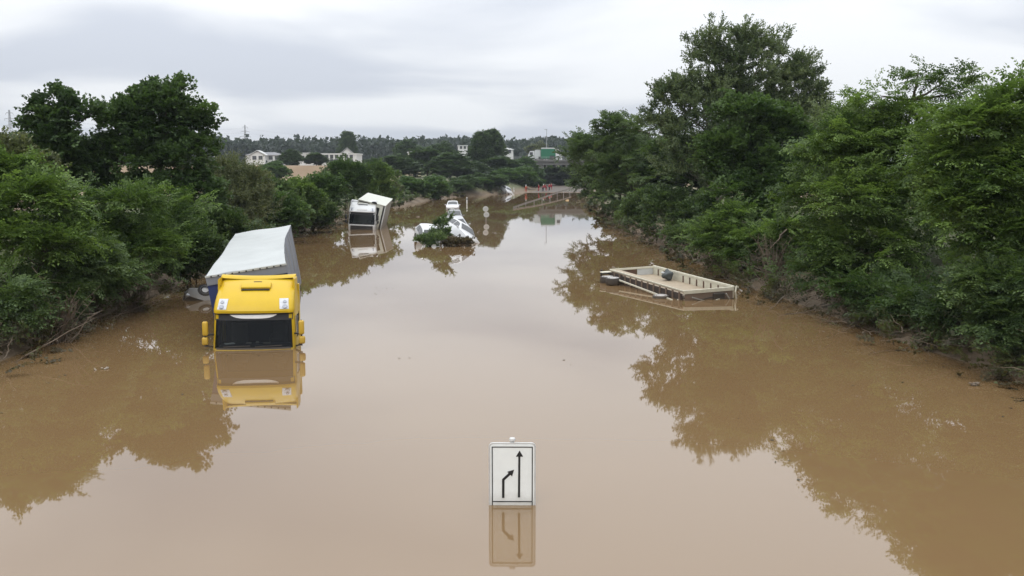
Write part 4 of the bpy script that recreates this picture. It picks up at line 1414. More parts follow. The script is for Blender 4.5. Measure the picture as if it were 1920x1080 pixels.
def truck_cab(name, label, loc, rot, paint, mirror, yellow=True):
    root = empty(name, loc, rot)
    tag(root, label, 'truck')
    lv = CAB
    zl = sorted(set([-1.9, -1.2, -.75, -.3, -.05, .05, .28, .5, .72, .95, 1.02, 1.10, 1.13, 1.20, 1.25, 1.30, 1.38, 1.45, 1.53, 1.62, 1.71, 1.80, 1.88, 1.95, 2.0, 2.05]))
    loops = [cab_loop(lv, z) for z in zl]
    n = len(loops[0])
    mb = MB()
    for l in loops: mb.v += l
    NF = 16
    for j in range(len(zl) - 1):
        for i in range(n):
            zc = (zl[j] + zl[j + 1]) / 2
            front = (i < NF + 2) or i >= n - 2
            if .05 < zc < .95 and front: continue                     # windscreen opening
            side_i = (NF + 6 <= i < NF + 10) or (n - 9 <= i < n - 5)
            if .28 < zc < .95 and side_i: continue                    # side windows
            k = (i + 1) % n
            mb.f.append((j * n + i, j * n + k, (j + 1) * n + k, (j + 1) * n + i))
    mb.f.append(tuple((len(zl) - 1) * n + i for i in range(n)))
    mb.build('shell', paint, root, auto=38)
    # windscreen and side glass in their openings
    zr = [z for z in zl if .05 <= z <= .95]
    idx = list(range(n - 2, n)) + list(range(0, NF + 3))
    G = [[Vector(cab_loop(lv, z)[i % n]) + Vector((0, .015, 0)) for i in idx] for z in zr]
    ws = MB().grid(G).build('windscreen', M['glass'], root, smooth=True)
    for sgn, rng_ in ((1, range(NF + 6, NF + 11)), (-1, range(n - 9, n - 4))):
        G = [[Vector(cab_loop(lv, z)[i % n]) - Vector((sgn * .012, 0, 0)) for i in rng_] for z in zr if z >= .28]
        MB().grid(G).build('side_window', M['glass'], root)
    # cabin
    MB().box((0, 1.62, .3), (2.2, .04, 1.4)).box((0, .9, -.42), (2.2, 1.5, .04)).build('cabin_lining', M['dark'], root)
    MB().rbox((0, .50, -.02), (2.15, .5, .32), .08).build('dashboard', M['dark'], root)
    for x in (-.62, .62):
        st_ = MB().rbox((x, 1.35, .25), (.52, .16, .85), .07).rbox((x, 1.12, -.2), (.52, .5, .16), .06).build('seat', M['seat'], root)
        MB().rbox((x, 1.34, .78), (.28, .12, .2), .05).build('headrest', M['seat'], st_)
    MB().rbox((-.78, .42, .15), (.30, .18, .02), .005, Matrix.Rotation(.5, 3, 'Z')).build('paper', M['sign_white'], root)
    MB().rbox((-.2, .45, .15), (.16, .12, .05), .02).rbox((.05, .5, .15), (.1, .1, .08), .02).rbox((.35, .42, .15), (.22, .1, .03), .01).build('cab_clutter', M['grey_and_shaded'], root)
    sw = MB()
    ring = [(.62 + .23 * math.cos(a), .72 + .10 * math.sin(a), .22 + .20 * math.sin(a)) for a in np.linspace(0, 2 * math.pi, 17)]
    sw.tube(ring, .022, 6, cap=False)
    sw.bar((.40, .72, .22), (.84, .72, .22), .03)
    sw.build('steering_wheel', M['seat'], root)
    # dark band over the windscreen and the light strip in it
    patch(lv, -1.17, 1.17, .90, 1.125, .012, 16, 4).build('sun_visor', M['black'], root, auto=40)
    if yellow:
        G, G2 = [], []
        for j in range(4):
            r = []
            for i in range(15):
                x = -.70 + 1.4 * i / 14
                u = (x / .70)
                zt = 1.10 + .02 * abs(u) ** 4; zb_ = .955 + .11 * abs(u) ** 4
                r.append(surf(lv, x, zb_ + (zt - zb_) * j / 3, .03))
            G.append(r)
        MB().grid(G).build('light_strip', M['lamp_white'], root, smooth=True)
    # wipers and lower edge of the windscreen
    wp = MB()
    for x0, x1 in ((-.9, -.1), (.05, .85)):
        wp.bar(surf(lv, x0, .10, .03), surf(lv, x1, .13, .03), .025)
    wp.build('wiper', M['black'], ws)
    patch(lv, -1.12, 1.12, .02, .075, .01, 16, 2).build('lower_seal', M['black'], root)
    # headlamps in the roof front
    for sgn in (-1, 1):
        xa, xb = sorted((sgn * .80, sgn * 1.07))
        hs = MB()
        hp = patch(lv, xa, xb, 1.24, 1.53, .018, 4, 5, skew=-sgn * .12).build('roof_lamp', M['lamp'], root, auto=35)
        for zc, rad in ((1.31, .075), (1.44, .055)):
            c = surf(lv, sgn * (.955 - .1 * (zc - 1.24)), zc, .026)
            MB().cyl((0, 0, 0), rad, .02, 'y', 14).build('reflector', M['lamp_dark'], hp, loc=c).rotation_euler = (-.85, 0, 0)
    # roof hatch with its dark joint
    hb = MB()
    c = surf(lv, 0, 1.86, .03)
    q = Matrix.Rotation(-math.radians(64), 3, 'X')
    q = Matrix.Rotation(math.radians(28), 3, 'X')
    h_ = MB().rbox(c, (.92, .30, .09), .035, q, 3).build('roof_hatch', paint, root, auto=40)
    c2 = surf(lv, 0, 1.765, .02)
    MB().box(c2, (.86, .05, .03), q).build('hatch_joint', M['dark'], h_)
    c3 = surf(lv, 0.02, 1.95, .02)
    MB().rbox(c3, (.26, .07, .05), .02, q).build('roof_antenna_base', M['dark'], root)
    # raised spoiler lip and fins at the rear of the roof
    sp = MB()
    G = []
    for u in np.linspace(-1, 1, 17):
        zt = 2.07 + .05 * abs(u) ** 2
        G.append([(u * 1.15, 1.38, zt - .03), (u * 1.15, 1.45, zt + .035), (u * 1.15, 1.66, zt + .06), (u * 1.15, 1.70, zt - .08)])
    sp.grid(G)
    sp.build('roof_spoiler', paint, root, auto=40)
    for s in (-1, 1):
        MB().prism([(s * 1.13, 1.35), (s * 1.19, 1.3), (s * 1.17, 2.08), (s * 1.12, 2.13)], .95, 1.69).build('side_fin', paint, root, auto=30)
        MB().rbox((s * 1.19, 1.78, .5), (.06, .22, 2.7), .02).build('side_deflector', paint, root)
        dr = MB()
        dr.bar((s * 1.256, .42, -.5), (s * 1.226, .42, 1.0), .02, .008).bar((s * 1.258, 1.42, -.5), (s * 1.226, 1.42, 1.0), .02, .008)
        dr.build('door_gap', M['dark'], root)
        MB().rbox((s * 1.27, 1.25, .06), (.03, .2, .05), .012).build('door_handle', M['black'], root)
        mr = empty('mirror', (s * 1.44, .16, 0)); mr.parent = root
        MB().rbox((0, 0, .67), (.165, .16, .44), .05, None, 3).build('upper_housing', mirror, mr, auto=40)
        MB().rbox((s * .015, .01, .28), (.18, .16, .24), .05, None, 3).build('lower_housing', mirror, mr, auto=40)
        MB().bar((0, 0, .47), (-s * .24, .16, .46), .05).bar((0, 0, .14), (-s * .22, .16, .06), .05).bar((0, .0, .1), (0, .0, .9), .045).build('mirror_arm', M['black'], mr)
    # grille and bumper below
    patch(lv, -1.02, 1.02, -.62, -.08, .012, 10, 4).build('grille', M['black'], root)
    for z in (-.5, -.36, -.22):
        patch(lv, -.95, .95, z - .02, z + .02, .03, 10, 1).build('grille_bar', M['dark'], root)
    MB().rbox((0, .02, -.95), (2.45, .35, .5), .1).build('bumper', paint, root, auto=40)
    for s in (-1, 1):
        MB().lathe((s * 1.08, 1.0, -1.5), [(.2, .0), (.5, .02), (.52, .1), (.52, .25), (.5, .3), (.2, .3)], 'x', 20).build('wheel', M['rubber'], root)
    return root


yc = pixz(475, 657, 0.0)
truck_cab('yellow_truck', 'yellow truck cab facing the viewer, flooded up to its windscreen', (yc[0], yc[1], 0.0), (math.radians(-0.5), math.radians(0.3), math.radians(6.5)), M['yellow'], M['yellow_dull'], True)
wc = pixz(678, 431, 0.0)
wt = truck_cab('white_truck', 'white truck cab with black mirrors facing the viewer near the left bank', (wc[0], wc[1], 0.46), (math.radians(1.0), math.radians(2.5), math.radians(1.0)), M['white'], M['black'], False)
MB().box((0, 0, 0), (.9, .02, .12)).build('name_strip', M['rim'], wt, loc=surf(CAB, 0, 1.36, .02)).rotation_euler = (-.75, 0, 0)

# ------------------------------------------------------------------ trailers
def warp_box(w, L, H, nx, ny, nz, fn):
    """roof, right side, left side, front, back grids of a box hanging below its roof, each warped by fn"""
    xs_ = np.linspace(-w, w, nx + 1); ys_ = np.linspace(0, L, ny + 1); zs_ = np.linspace(0, -H, nz + 1)
    roof = [[fn(x, y, 0, 'r') for x in xs_] for y in ys_]
    right = [[fn(w, y, z, 's') for y in ys_] for z in zs_]
    left = [[fn(-w, y, z, 's') for y in ys_] for z in zs_]
    front = [[fn(x, 0, z, 'f') for x in xs_] for z in zs_]
    back = [[fn(x, L, z, 'f') for x in xs_] for z in zs_]
    return roof, right, left, front, back


# semi-trailer of the yellow truck
tr = empty('curtain_trailer', (-8.61, 29.944, 2.267), (0, 0, 0))
tr.rotation_mode = 'ZXY'
tr.matrix_world = Matrix.Translation((-8.61, 30.05, 2.267)) @ Matrix.Rotation(.218, 4, 'Z') @ Matrix.Rotation(.034, 4, 'X') @ Matrix.Rotation(-.143, 4, 'Y')
tag(tr, 'tilted semi-trailer with white roof, grey side curtain and blue front behind the yellow cab', 'trailer')


def fn1(x, y, z, k):
    s = math.sin(math.pi * min(1, max(0, y / 13.6)))
    u = x / 1.27
    sag = -.05 * s * (1 - u * u) - .028 * abs(math.sin(y * 2.31)) * (1 - u ** 4) - .02 * math.sin(x * 3 + y * .9)
    dxs = .10 * s * u * math.sin(math.pi * min(1, -z / 2.7)) + (.018 * math.sin(y * 2.6 + z) * u if k == 's' else 0)
    bend = .16 * s * (1 if u > 0 else .35) * -1          # the roof edge is bowed in
    return (x + dxs + bend * abs(u) * (1 if x > 0 else -.5), y, z + sag)


roof, right, left, front, back = warp_box(1.27, 13.6, 2.75, 14, 68, 6, fn1)
MB().grid(roof).build('roof', M['tarp_white'], tr, smooth=True)
sd = MB().grid(right).build('side_curtain', M['tarp_grey'], tr, smooth=True)
MB().grid(left).build('side_curtain', M['tarp_blue'], tr, smooth=True)
MB().grid(front).build('front_wall', M['tarp_blue'], tr)
MB().grid(back).build('rear_doors', M['tarp_grey'], tr)
hd = MB().box((0, -.02, -.16), (2.56, .04, .30)).build('front_header', M['tarp_grey'], tr)
MB().box((0, -.03, -.02), (2.58, .07, .06)).build('roof_edge', M['tarp_white'], tr)
for k in range(11):
    MB().cyl((-1.1 + .22 * k, -.068, -.035), .026, .02, 'y', 10).build('eyelet', M['dark'], tr)
for k in range(9):
    y = .8 + k * 1.5
    c = fn1(1.27, y, -.02, 's'); d = fn1(1.27, y, -2.7, 's')
    pts = [Vector(fn1(1.27, y, z, 's')) + Vector((.012, 0, 0)) for z in np.linspace(-.05, -2.6, 7)]
    st = MB()
    for i in range(6): st.bar(pts[i], pts[i + 1], .05, .012)
    st.build('curtain_strap', M['grey_and_shaded'], tr)
MB().box((0, 6.8, -2.85), (2.4, 13.4, .18)).build('floor', M['black'], tr)

# box trailer of the white truck
t2 = empty('box_trailer', (0, 0, 0))
t2.matrix_world = Matrix.Translation((-12.837, 85.95, 2.458)) @ Matrix.Rotation(.055, 4, 'Z') @ Matrix.Rotation(.041, 4, 'X') @ Matrix.Rotation(.244, 4, 'Y')
tag(t2, 'leaning cream box body behind the white truck cab, torn at its front edge', 'trailer')
W2, L2, H2 = 1.25, 9.0, 2.9
MB().box((0, L2 / 2, -.03), (2 * W2 + .06, L2 + .06, .06)).build('roof', M['box_cream'], t2)
MB().box((W2 - .02, L2 / 2, -H2 / 2 - .06), (.05, L2, H2)).build('side_wall', M['grey_and_shaded'], t2)  # cream wall, its shade put into the grey-beige colour
MB().box((-W2 + .02, L2 / 2, -H2 / 2 - .06), (.05, L2, H2)).build('side_wall', M['grey_and_shaded'], t2)
MB().box((0, L2 - .02, -H2 / 2 - .06), (2 * W2 - .1, .04, H2)).build('rear_wall', M['grey_and_shaded'], t2)
fw = MB().box((-.45, .03, -H2 / 2 - .06), (1.5, .05, H2)).box((.93, .03, -H2 / 2 - .06), (.30, .05, H2)).box((.54, .03, -.2), (.48, .05, .28)).box((.54, .03, -2.4), (.48, .05, 1.2)).build('front_wall', M['box_cream'], t2)
MB().box((.54, .5, -1.1), (.6, .02, 1.6)).build('opening_shade', M['dark'], t2)  # dark sheet behind the hole stands for the shade inside the box
tear = [(.02 + .27 * math.cos(a), -.02 + .2 * math.sin(a)) for a in np.linspace(0, math.pi, 12)]
MB().prism([(x + .2, z - .05) for x, z in tear], -.02, -.05).build('tear_shade', M['dark'], t2)  # dark patch painted as the shade of a torn hole; nothing is cut
MB().prism([(-1.2, -.10), (-.2, -.10), (-.2, -.17), (-1.2, -.20)], -.012, 0.004).build('roof_gap', M['dark'], t2)
for s in (-1, 1):
    MB().bar((s * (W2 + .02), .02, -.06), (s * (W2 + .02), .02, -H2), .07).build('corner_post', M['white'], t2)
for k in range(7):
    MB().bar((W2 + .012, .8 + k * 1.25, -.1), (W2 + .012, .8 + k * 1.25, -2.9), .05, .02).build('side_rib', M['grey_and_shaded'], t2)

# overturned drop-side trailer
t3 = empty('dropside_trailer', (0, 0, 0))
t3.matrix_world = Matrix.Translation((4.845, 45.838, .575)) @ Matrix.Rotation(.333, 4, 'Z') @ Matrix.Rotation(.024, 4, 'X') @ Matrix.Rotation(-.029, 4, 'Y')
tag(t3, 'cream drop-side trailer lying on its side in the water with its wheels turned up', 'trailer')
WD, LL, DP = 2.4, 7.3, .36
MB().box((WD / 2, -LL / 2, -DP - .04), (WD - .05, LL - .05, .05)).build('bed', M['tan'], t3)
for k in range(4):
    MB().box((.30 + k * .33, -LL / 2, -DP + .004 + .004 * (k % 2)), (.31, LL - .2, .05)).build('bed_board', M['tan'], t3)
MB().box((.22, -LL / 2, -.05), (.46, LL, .06)).build('near_sill', M['tan'], t3)
MB().bar((0, -.0, -.0), (0, -LL, -.0), .045).build('near_rail', M['cream'], t3)
MB().box((WD, -LL / 2, -DP / 2 - .1), (.05, LL, DP + .2)).build('far_side', M['cream'], t3)
MB().bar((WD, 0.02, .02), (WD, -LL - .02, .02), .09).build('far_rail', M['cream'], t3)
for k in range(11):
    y = -.55 - k * .62
    if 2 <= k <= 3: continue
    MB().box((WD - .032, y, -.24), (.02, .10, .34)).build('slot', M['rust'], t3)
MB().box((WD / 2, 0, -.02), (WD, .07, .09)).build('end_rail', M['cream'], t3)
MB().box((WD * .3, .0, -.28), (WD * .6, .03, .4)).build('end_panel', M['rust'], t3)
MB().box((WD * .8, .0, -.26), (WD * .36, .035, .42)).build('end_panel', M['roof_pale'], t3)
MB().box((WD / 2, -LL, -.05), (WD, .10, .15)).build('end_rail', M['cream'], t3)
MB().box((WD / 2, -LL - .01, -.34), (WD - .1, .04, .5)).build('end_panel', M['rib'], t3)
for k, (x0, z0, x1, z1) in enumerate(((.1, -.5, 1.3, -.3), (.3, -.25, 1.2, -.55), (1.2, -.5, 2.3, -.45), (1.9, -.2, 2.2, -.6))):
    MB().bar((x0, -LL - .14 - .03 * k, z0), (x1, -LL - .2, z1), .05).build('loose_strut', M['steel' if k % 2 else 'black'], t3)
MB().rbox((WD * .68, -LL - .09, -.34), (.55, .12, .34), .04).build('tail_box', M['black'], t3)
# underside facing the viewer
MB().box((-.05, -LL / 2, -.40), (.04, LL - .1, .56)).build('underbody', M['under'], t3)
for k in range(12):
    MB().box((-.09, -.7 - k * .58, -.26), (.06, .07, .44)).build('cross_member', M['rib'], t3)
MB().bar((-.34, -1.6, -.26), (-.38, -LL + .3, -.40), .06).build('frame_rail', M['cream'], t3)
MB().bar((-.15, -LL + .3, -.40), (.9, -LL - .5, -.52), .06).bar((.9, -LL - .5, -.52), (1.7, -LL - .1, -.42), .05).build('draw_bar', M['cream'], t3)
for y, x, z in ((-.55, -.40, -.36), (-1.45, -.52, -.30), (-6.2, -.50, -.42)):
    wl_ = MB().lathe((x, y, z), [(.16, .12), (.30, .13), (.345, .10), (.36, .02), (.36, -.12), (.33, -.18), (.15, -.18)], 'z', 28).build('wheel', M['rubber'], t3, auto=40)
    MB().lathe((x, y, z), [(0, .09), (.08, .10), (.10, .125), (.20, .12), (.25, .135), (.27, .13)], 'z', 28).build('rim', M['rim'], wl_, auto=40)
    if y < -1:
        continue
MB().rbox((-.25, -.05, -.10), (.55, .30, .05), .02).build('mudguard', M['cream'], t3)
MB().tube([(-.35, .25, .0), (-.37, .25, -.5)], .05, 8).build('rear_post', M['black'], t3)
MB().bar((-.4, .24, -.22), (.1, .05, -.2), .06).build('rear_bar', M['black'], t3)
MB().bar((-.2, -5.1, -.42), (-.32, -5.1, -.80), .10).build('support_leg', M['cream'], t3)
br = MB()
br.bar((WD + .10, -LL - .08, .06), (WD + .03, -LL - .12, -.2), .06).bar((WD + .03, -LL - .12, -.2), (WD + .10, -LL - .12, -.60), .06).bar((WD + .1, -LL - .08, .05), (WD + .2, -LL - .08, .0), .06)
br.build('bracket', M['cream'], t3)

# bundle lying in the drop-side trailer
rb = np.random.default_rng(5)
bm = bmesh.new()
bmesh.ops.create_icosphere(bm, subdivisions=3, radius=.27)
for v in bm.verts:
    v.co = Vector((v.co.x * .8, v.co.y * 1.15, v.co.z * .95)) * (1 + .16 * math.sin(v.co.x * 14 + 2 * v.co.z) + .13 * math.cos(v.co.z * 17 + v.co.y * 9) + .08 * math.sin(v.co.y * 23))
me = bpy.data.meshes.new('debris_bundle'); bm.to_mesh(me); bm.free()
me.materials.append(M['bundle']); me.polygons.foreach_set('use_smooth', [True] * len(me.polygons))
bo = link('debris_bundle', me)
bo.matrix_world = t3.matrix_world @ Matrix.Translation((WD - .42, -2.2, -.12))
tag(bo, 'dark grey crumpled bundle lying inside the overturned trailer', 'debris')
mb_ = MB().rbox((-.2, .08, .12), (.14, .18, .1), .05, None, 3)
mb_.build('pale_rag', M['tarp_white'], bo, auto=50)

# ------------------------------------------------------------------ cars
def car_mesh(root, paint, kind='hatch'):
    """a car along +Y (nose at -Y), wheels on z = 0"""
    # stations: y, half width, bottom, belt, top, half width at top
    if kind == 'estate':
        S = [(-2.15, .62, .32, .62, .64, .60), (-2.05, .80, .24, .68, .72, .74), (-1.6, .88, .20, .80, .86, .82), (-1.0, .90, .20, .88, .96, .84), (-.72, .90, .20, .92, 1.00, .82),
             (-.1, .90, .20, .94, 1.40, .66), (.4, .90, .20, .94, 1.47, .66), (1.3, .90, .20, .94, 1.45, .65), (1.85, .89, .22, .94, 1.38, .62), (2.12, .86, .26, .92, 1.02, .74), (2.22, .74, .34, .80, .86, .70)]
        ws, rw = (-.72, -.1), (1.85, 2.12)
    else:
        S = [(-2.0, .60, .32, .62, .64, .58), (-1.9, .78, .24, .70, .74, .72), (-1.5, .86, .20, .82, .88, .80), (-.95, .88, .20, .90, .97, .82), (-.75, .88, .20, .92, 1.00, .80),
             (-.1, .88, .20, .94, 1.42, .64), (.35, .88, .20, .94, 1.49, .64), (1.0, .88, .20, .94, 1.46, .63), (1.45, .87, .22, .94, 1.36, .60), (1.85, .84, .26, .92, 1.00, .72), (1.95, .72, .34, .80, .84, .68)]
        ws, rw = (-.75, -.1), (1.45, 1.85)
    rows = []
    for y, hw, zb, zbelt, zt, hwt in S:
        rows.append([(-hw * .9, y, zb), (-hw, y, zb + .12), (-hw, y, (zb + zbelt) / 2), (-hw * .985, y, zbelt), (-hwt, y, zt - .05), (-hwt * .85, y, zt), (0, y, zt + .03),
                     (hwt * .85, y, zt), (hwt, y, zt - .05), (hw * .985, y, zbelt), (hw, y, (zb + zbelt) / 2), (hw, y, zb + .12), (hw * .9, y, zb)])
    mb = MB().grid(rows)
    mb.f.append(tuple(range(13))); mb.f.append(tuple(len(mb.v) - 13 + i for i in range(13)))
    n = len(rows)
    for i in range(n - 1):
        mb.f.append((i * 13, i * 13 + 12, (i + 1) * 13 + 12, (i + 1) * 13))
    body = mb.build('body', paint, root, auto=32)

    def st(y): return [np.interp(y, [s[0] for s in S], [s[k] for s in S]) for k in range(1, 6)]

    def glass(name, ya, yb):
        G = []
        for t in np.linspace(.06, .94, 5):
            y = ya + (yb - ya) * t
            hw, zb, zbelt, zt, hwt = st(y)
            G.append([(u * hwt * .86, y, zt + .03 * (1 - abs(u)) + .014) for u in np.linspace(-1, 1, 7)])
        MB().grid(G).build(name, M['glass_grey'], root, smooth=True)
    glass('windscreen', *ws)
    glass('rear_window', *rw)
    for sgn in (-1, 1):
        for ya, yb in ((ws[0] + .35, .38), (.46, rw[0] - .05)):
            G = []
            for t in np.linspace(0, 1, 4):
                y = ya + (yb - ya) * t
                hw, zb, zbelt, zt, hwt = st(y)
                G.append([(sgn * (hw * .985 + (hwt - hw * .985) * u + .012), y, zbelt + (zt - .05 - zbelt) * u) for u in (.08, .5, .92)])
            MB().grid(G).build('side_window', M['glass_grey'], root, smooth=True)
        MB().rbox((sgn * .98, -.55, .98), (.18, .10, .13), .04).build('wing_mirror', paint, root, auto=40)
        y0 = S[1][0]
        MB().rbox((sgn * .62, y0 + .05, .66), (.34, .22, .13), .05).build('headlight', M['lamp'], root, auto=40)
        y1 = S[-2][0]
        MB().rbox((sgn * .70, y1 + .0, .80), (.20, .16, .26), .04).build('tail_light', M['red_lamp'], root, auto=40)
        for yw in (-1.25, 1.25):
            w = MB().lathe((sgn * .80, yw, .31), [(.14, .09), (.24, .10), (.30, .08), (.315, 0), (.30, -.09), (.14, -.1)], 'x', 20).build('wheel', M['rubber'], root, auto=40)
            MB().lathe((sgn * .80, yw, .31), [(0, sgn * .085), (.06, sgn * .09), (.12, sgn * .07), (.19, sgn * .09), (.21, sgn * .10)], 'x', 20).build('rim', M['rim'], w, auto=40)
    MB().rbox((0, S[0][0] - .005, .44), (1.2, .10, .16), .04).build('bumper_grille', M['black'], root)
    MB().box((0, S[0][0] - .06, .50), (.52, .015, .11)).build('number_plate', M['sign_white'], root)
    MB().box((0, S[-1][0] + .02, .62), (.52, .015, .11)).build('number_plate', M['sign_white'], root)


def car(name, label, paint, loc, rz, rx=0, ry=0, kind='hatch', group=None):
    """loc: where the car's middle (0.7 m over its wheels) is; rz heading, rx nose pitch, ry roll, in degrees"""
    root = empty(name, (0, 0, 0))
    root.matrix_world = Matrix.Translation(loc) @ Matrix.Rotation(math.radians(rz), 4, 'Z') @ Matrix.Rotation(math.radians(rx), 4, 'X') @ Matrix.Rotation(math.radians(ry), 4, 'Y') @ Matrix.Translation((0, 0, -.7))
    tag(root, label, 'car', group)
    car_mesh(root, M[paint], kind)
    return root


GC = 'wrecked cars piled in the middle of the flooded road'
c = pix(806, 441, 70.5); car('white_car', 'white car standing out of the water behind green branches, bonnet dipped', 'white_car', (c[0], c[1], .30), 16, 16, 5, 'hatch', GC)
c = pix(866, 436, 71.0); car('silver_car', 'pale silver car tilted steeply onto its side at the front of the wreck pile', 'white_car', (c[0], c[1], .62), 30, 12, 30, 'estate', GC)
c = pix(857, 417, 77.0); car('grey_car', 'crumpled grey car pushed up behind the tilted silver car', 'silver', (c[0], c[1], .70), 14, 8, -8, 'hatch', GC)
c = pix(841, 424, 81.5); car('silver_car', 'silver estate car half hidden behind the green branches in the wreck pile', 'silver', (c[0], c[1], .45), 8, 4, 3, 'estate', GC)
c = pix(852, 399, 100); car('dark_car', 'dark grey car sunk to its windows between the pile and the small white car', 'grey_car', (c[0], c[1], .35), 4, 3, 0, 'hatch', GC)
c = pixz(848, 394, 0.0); car('white_car', 'white car at the back of the row facing the viewer, sunk to its bonnet', 'white_car', (c[0], c[1] + 1, .42), 2, 0, 0, 'hatch', GC)
c = pixz(951, 362, 0.2); car('stranded_car', 'grey car tipped up against the far shore beside a marker post', 'silver', (c[0], c[1], .75), 22, 14, 22, 'estate', None)
c = pixz(372, 546, 0.36); car('sunken_car', 'sunken grey car beside the yellow truck with one wheel above the water', 'grey_car', (c[0] + 1.14, c[1] + .6, -.78), -75, -15, 135, 'hatch', None)

# torn-off green branches caught on the wrecked cars
def drift_bush(label, lobes, nc, seed, lm, leaf=.13):
    b = lobes[0]
    rng = np.random.default_rng(seed)
    rel = [(l[0] - b[0], l[1] - b[1], l[2], l[3], l[4], l[5]) for l in lobes]
    q, t, cl, cnt = crown_quads(rel, 'up' if lm == 'shrub' else 'clump', leaf, nc, 5, rng, .25, .5, .55 if lm == 'shrub' else .4)
    q[:, :, 2] = np.maximum(q[:, :, 2], .02)
    root = empty('drifted_branch', (b[0], b[1], 0))
    tag(root, label, 'branch', 'green branches caught on the wrecked cars')
    wood_mb(rel, cl, cnt, 0, .06, rng, 2, nsub=.5).build('stem', M['bark'], root, smooth=True)
    link('foliage', leaf_mesh('foliage', q, t, LEAF[lm]), root)


drift_bush('upright leafy branch wedged between the white and the silver wrecked car', [plob(828, 430, 69, 8, 14), plob(833, 414, 69, 6, 7), plob(824, 444, 68.5, 12, 8), plob(842, 440, 68.5, 8, 7)], 26, 201, 'shrub')
drift_bush('low green branches lying on the water before the white wrecked car', [plob(796, 453, 67.2, 13, 3), plob(814, 452, 66.8, 12, 4)], 26, 202, 'shrub')
drift_bush('muddy twigs and leaves on the water below the tilted silver car', [plob(848, 456, 67, 16, 2), plob(874, 455, 66.8, 10, 2)], 22, 203, 'dry')

bare_shrub('drowned leafless twigs tangled in front of the wrecked cars', tuple(pix(838, 455, 67.6)[:2]), .9, 1.3, 34, 306)
bare_shrub('leafless twigs caught under the tilted silver car', tuple(pix(872, 455, 68.2)[:2]), .6, 1.0, 24, 307)

# ------------------------------------------------------------------ people at the far water edge
def skin_obj(name, verts, edges, radii, m, parent, root_i=0):
    me = bpy.data.meshes.new(name)
    me.from_pydata(verts, edges, [])
    me.materials.append(m)
    o = link(name, me, parent)
    sk = o.modifiers.new('skin', 'SKIN')
    for i, r in enumerate(radii):
        me.skin_vertices[0].data[i].radius = (r[0], r[1]) if hasattr(r, '__len__') else (r, r)
        me.skin_vertices[0].data[i].use_root = (i == root_i)
    sk.use_smooth_shade = True
    sub = o.modifiers.new('sub', 'SUBSURF'); sub.levels = 1; sub.render_levels = 1
    return o


def person(label, px, py, top_m, leg_m, rz, arm=0.2, bend=0.0, helmet=None, step=.1):
    b = pixz(px, py, 0.0)
    z = max(tz(b[0], b[1]) + .03, 0.0) if b[1] > 222 else -0.15
    # keep the feet on the ground that lies under this pixel
    for _ in range(4):
        b = pixz(px, py, z)
        z = tz(b[0], b[1]) + .03
        if z < -.3: z = -.3
    root = empty('person', (b[0], b[1], z), (0, 0, rz))
    tag(root, label, 'person', 'people in red at the far end of the flood')
    f = -bend
    V = [(0, 0, .95), (0, f * .3, 1.15), (0, f * .7, 1.38), (0, f * .9, 1.50), (0, f, 1.60), (0, f - .01, 1.73),
         (-.10, 0, .90), (-.11, -step, .50), (-.12, step * .3, .09), (-.12, -.16 + step * .3, .04), (.10, 0, .90), (.11, step, .50), (.12, step * 1.4, .09), (.12, step * 1.4 - .16, .04),
         (-.19, f * .8, 1.42), (-.26, f * .8 - arm * .3, 1.14), (-.24, f * .8 - arm, .92), (-.23, f * .8 - arm * 1.2, .82), (.19, f * .8, 1.42), (.26, f * .8 - arm * .3, 1.14), (.24, f * .8 - arm, .92), (.23, f * .8 - arm * 1.2, .82)]
    E_ = [(0, 1), (1, 2), (2, 3), (3, 4), (4, 5), (0, 6), (6, 7), (7, 8), (8, 9), (0, 10), (10, 11), (11, 12), (12, 13), (2, 14), (14, 15), (15, 16), (16, 17), (2, 18), (18, 19), (19, 20), (20, 21)]
    R_ = [(.15, .11), (.15, .11), (.17, .12), (.06, .06), (.09, .10), (.07, .08), .09, .065, .05, .04, .09, .065, .05, .04, .06, .047, .038, .04, .06, .047, .038, .04]
    body = skin_obj('body', V, E_, R_, M['skin'], root)
    j = [1, 2, 3, 14, 15, 16, 18, 19, 20, 0]
    mp = {k: i for i, k in enumerate(j)}
    ed = [(mp[a], mp[c_]) for a, c_ in E_ if a in mp and c_ in mp]
    rj = [(.19, .14), (.20, .145), (.075, .075), .075, .062, .05, .075, .062, .05, (.18, .14)]
    skin_obj('jacket', [V[k] for k in j], ed, rj, top_m, root, 0)
    j = [0, 6, 7, 8, 10, 11, 12]
    mp = {k: i for i, k in enumerate(j)}
    ed = [(mp[a], mp[c_]) for a, c_ in E_ if a in mp and c_ in mp]
    skin_obj('trousers', [V[k] for k in j], ed, [(.165, .13), .11, .082, .07, .11, .082, .07], leg_m, root, 0)
    hm = MB()
    G = []
    for a in np.linspace(0, math.pi / 2, 5):
        G.append([(.115 * math.cos(a) * math.cos(t), f - .005 + .13 * math.cos(a) * math.sin(t), 1.69 + .13 * math.sin(a)) for t in np.linspace(0, 2 * math.pi, 13)])
    hm.grid(G).build('helmet' if helmet else 'hair', helmet or M['hair'], root, smooth=True)


